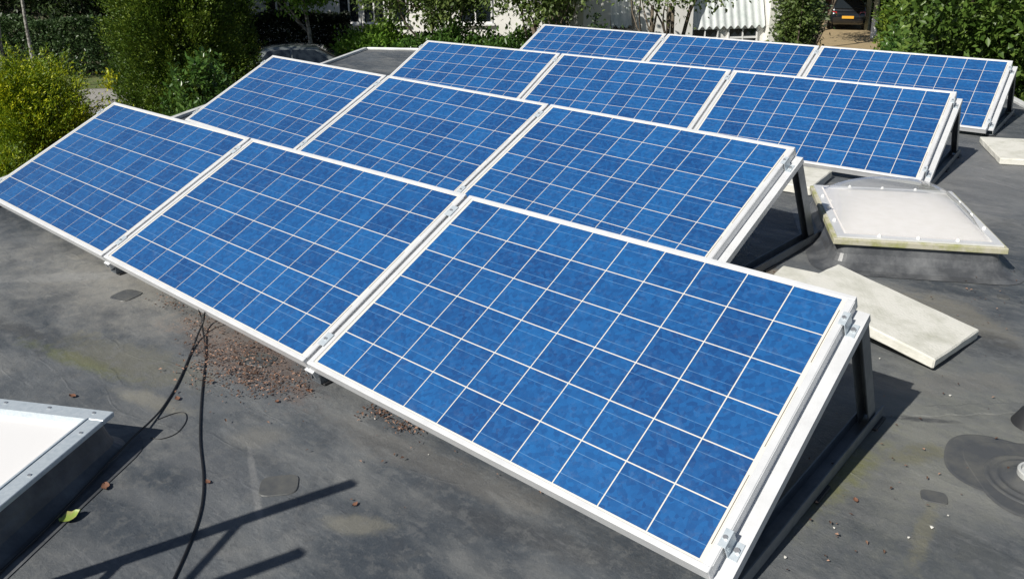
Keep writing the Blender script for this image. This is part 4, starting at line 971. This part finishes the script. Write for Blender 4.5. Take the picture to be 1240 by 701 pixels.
corr(738, 762, zpix(33, 24.7), zpix(33, 24.7)+1.9, 0.5, sheets=1)
corr(833, 921, zE, zE+1.9, 0.5)
# white gable and parapet walls between the roof sheets
def pier(u0, u1, z1, y0=0.32, y1=-1.8):
    bm = bmesh.new(); fbox(bm, fr, inv, (u0-706)*px, (u1-706)*px, y1, y0, GZ+.002, z1); bmesh.ops.recalc_face_normals(bm, faces=bm.faces); bm_obj('gable_wall', bm, M['render'], wb)
pier(706, 737, 2.6, 0.10); pier(766, 831, 2.7, 0.30); pier(923, 944, 2.6, 0.30)
wallbox('rear_wall', fr[0]-fr[2]*1.85, fr[0]+fr[1]*W_-fr[2]*1.85, 0.25, GZ+.001, 2.5, 'render', wb, inv)
for (u0, u1) in ((834, 866), (878, 914)):
    window(wb, fr, inv, (u0-706)*px, (u1-706)*px, zE-0.62, zE-0.03, 1, 0.035, False, True)
tree('multi_stem_tree', 'small tree with four spreading dark stems before the white outbuilding', 'tree', foot(808, 20.5), 2.9, 0.075, foot(812, 20.5)+Vector((0, 0, 3.55)), (1.8, 1.8, 0.8), 150, 22, 0.20, 0.12, 'apple', stems=4, spread=0.95)
shrub('dark_shrub', 'dark small leaved shrub against the white outbuilding wall', 'shrub', foot(726, 22), (0.6, 0.5, zpix(16, 22)-GZ), 110, 34, 0.11, 0.10, 'hedge')

# ------------------------------------------------------------------ carport with a parked car
A, B = foot(985, 42), foot(1062, 42)
cpo = empty('carport', (A+B)/2); tag(cpo, 'timber carport with white footed post over the parked black car', 'carport'); inv = Matrix.Translation(-((A+B)/2))
fr = facade(A, B); W_ = (B-A).length
def postpix(u_, v_, s, m, z1):
    p = gnd(u_, v_, GZ); bm = bmesh.new(); q = inv @ Vector((p.x, p.y, GZ)); box(bm, (q.x-s, q.y-s, q.z+.001), (q.x+s, q.y+s, q.z+z1-GZ-0.0), .01); return bm_obj('post', bm, M[m], cpo)
pw = postpix(1057, 47, 0.085, 'wood', -0.45); 
p = gnd(1057, 47, GZ); bm = bmesh.new(); q = inv @ Vector((p.x, p.y, GZ)); box(bm, (q.x-.10, q.y-.10, q.z+.002), (q.x+.10, q.y+.10, q.z+.85), .01); bm_obj('white_post_foot', bm, M['whitepaint'], pw)
postpix(1049, 37, 0.09, 'wood', -0.45); postpix(992, 38, 0.09, 'wood', -0.45)
a, d, o = fr
bm = bmesh.new(); fbox(bm, fr, inv, -.3, W_+.4, -5.5, 4.6, -.449, -.25); bmesh.ops.recalc_face_normals(bm, faces=bm.faces); bm_obj('roof', bm, M['wood'], cpo)
bm = bmesh.new(); fbox(bm, fr, inv, -.3, W_+.4, -5.6, -5.4, GZ+.001, -.45); bmesh.ops.recalc_face_normals(bm, faces=bm.faces); bm_obj('back_wall', bm, M['brick'], cpo)
cp2 = gnd(1022, 38, GZ); dirc = Vector((FWD.x, FWD.y, 0)).normalized()
dirc = (cp2-CAM); dirc.z = 0; dirc.normalize()
cc2 = cp2+dirc*2.1; cc2.z = GZ+0.007
make_car('parked_car', 'black car with red tail lights and amber plate inside the carport', cc2, math.atan2(dirc.y, dirc.x)+math.radians(3), 'carpaint', True)

# shrubs right of the outbuilding, trees on the right
shrub('climbing_shrub', 'tall loose shrub beside the outbuilding and the driveway', 'shrub', foot(960, 25), (0.42, 0.6, 4.6), 200, 30, 0.16, 0.13, 'apple')
shrub('climbing_shrub', 'dark loose shrub at the driveway edge beside the black car', 'shrub', foot(980, 31), (0.22, 0.5, 3.2), 90, 30, 0.16, 0.13, 'hedge')
tree('leafy_branch_tree', 'slender tree spreading leafy branches above the black car', 'tree', foot(984, 34), 3.2, 0.07, foot(1012, 34)+Vector((0, 0, 4.35)), (2.0, 1.6, 0.9), 140, 24, 0.2, 0.16, 'apple')
tree('broadleaf_tree', 'dense broadleaf tree overhanging the far end of the roof', 'tree', foot(1190, 11.6), 3.2, 0.13, foot(1210, 11.6)+Vector((0, 0, 3.55)), (1.18, 1.45, 2.3), 1000, 36, 0.14, 0.11, 'cherry', zmin=-2.6)
tree('broadleaf_tree', 'spreading broadleaf tree with pale branch beside the driveway', 'tree', foot(1172, 15), 3.2, 0.12, foot(1176, 15)+Vector((0, 0, 3.2)), (0.85, 1.3, 2.2), 520, 34, 0.14, 0.13, 'cherry')
shrub('broadleaf_shrub', 'broadleaf shrub filling under the tree beyond the roof corner', 'shrub', foot(1240, 10.6), (1.0, 1.0, zpix(98, 10.6)-GZ), 420, 40, 0.12, 0.11, 'cherry')
conifer('dark_conifer', 'dark conifer rising behind the carport driveway edge', foot(1108, 24), 6.0, 0.75, 1100, 40, 0.11, 'yew', lean=0.6, thick=0.2)
shrub('green_shrub', 'low shrub along the driveway below the dark conifer', 'shrub', foot(1092, 22), (0.45, 0.5, zpix(34, 22)-GZ), 110, 36, 0.13, 0.13, 'laurel')

# far-off wood that closes the view
def wood():
    n = 90000; x = rng.uniform(-0.85, 0.95, n); dp = rng.uniform(47, 62, n)+4*np.sin(x*9)
    f = np.array(Vector((FWD.x, FWD.y, 0)).normalized()); r_ = np.array(Vector((RIGHT.x, RIGHT.y, 0)).normalized())
    z = GZ+8.5*rng.uniform(0, 1, n)**0.8*(1+0.25*np.sin(x*37+1))*(0.85+0.15*np.sin(x*91))
    P = np.array([CAM.x, CAM.y, 0])+f*dp[:, None]+r_*(x*dp)[:, None]; P[:, 2] = z
    k = (P[:, 2] > GZ+0.1); P = P[k]; n = len(P)
    L_ = rng.uniform(0.25, 0.55, n)
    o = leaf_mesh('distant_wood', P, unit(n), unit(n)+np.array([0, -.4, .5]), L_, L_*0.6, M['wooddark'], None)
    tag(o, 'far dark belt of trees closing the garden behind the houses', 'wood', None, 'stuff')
wood()
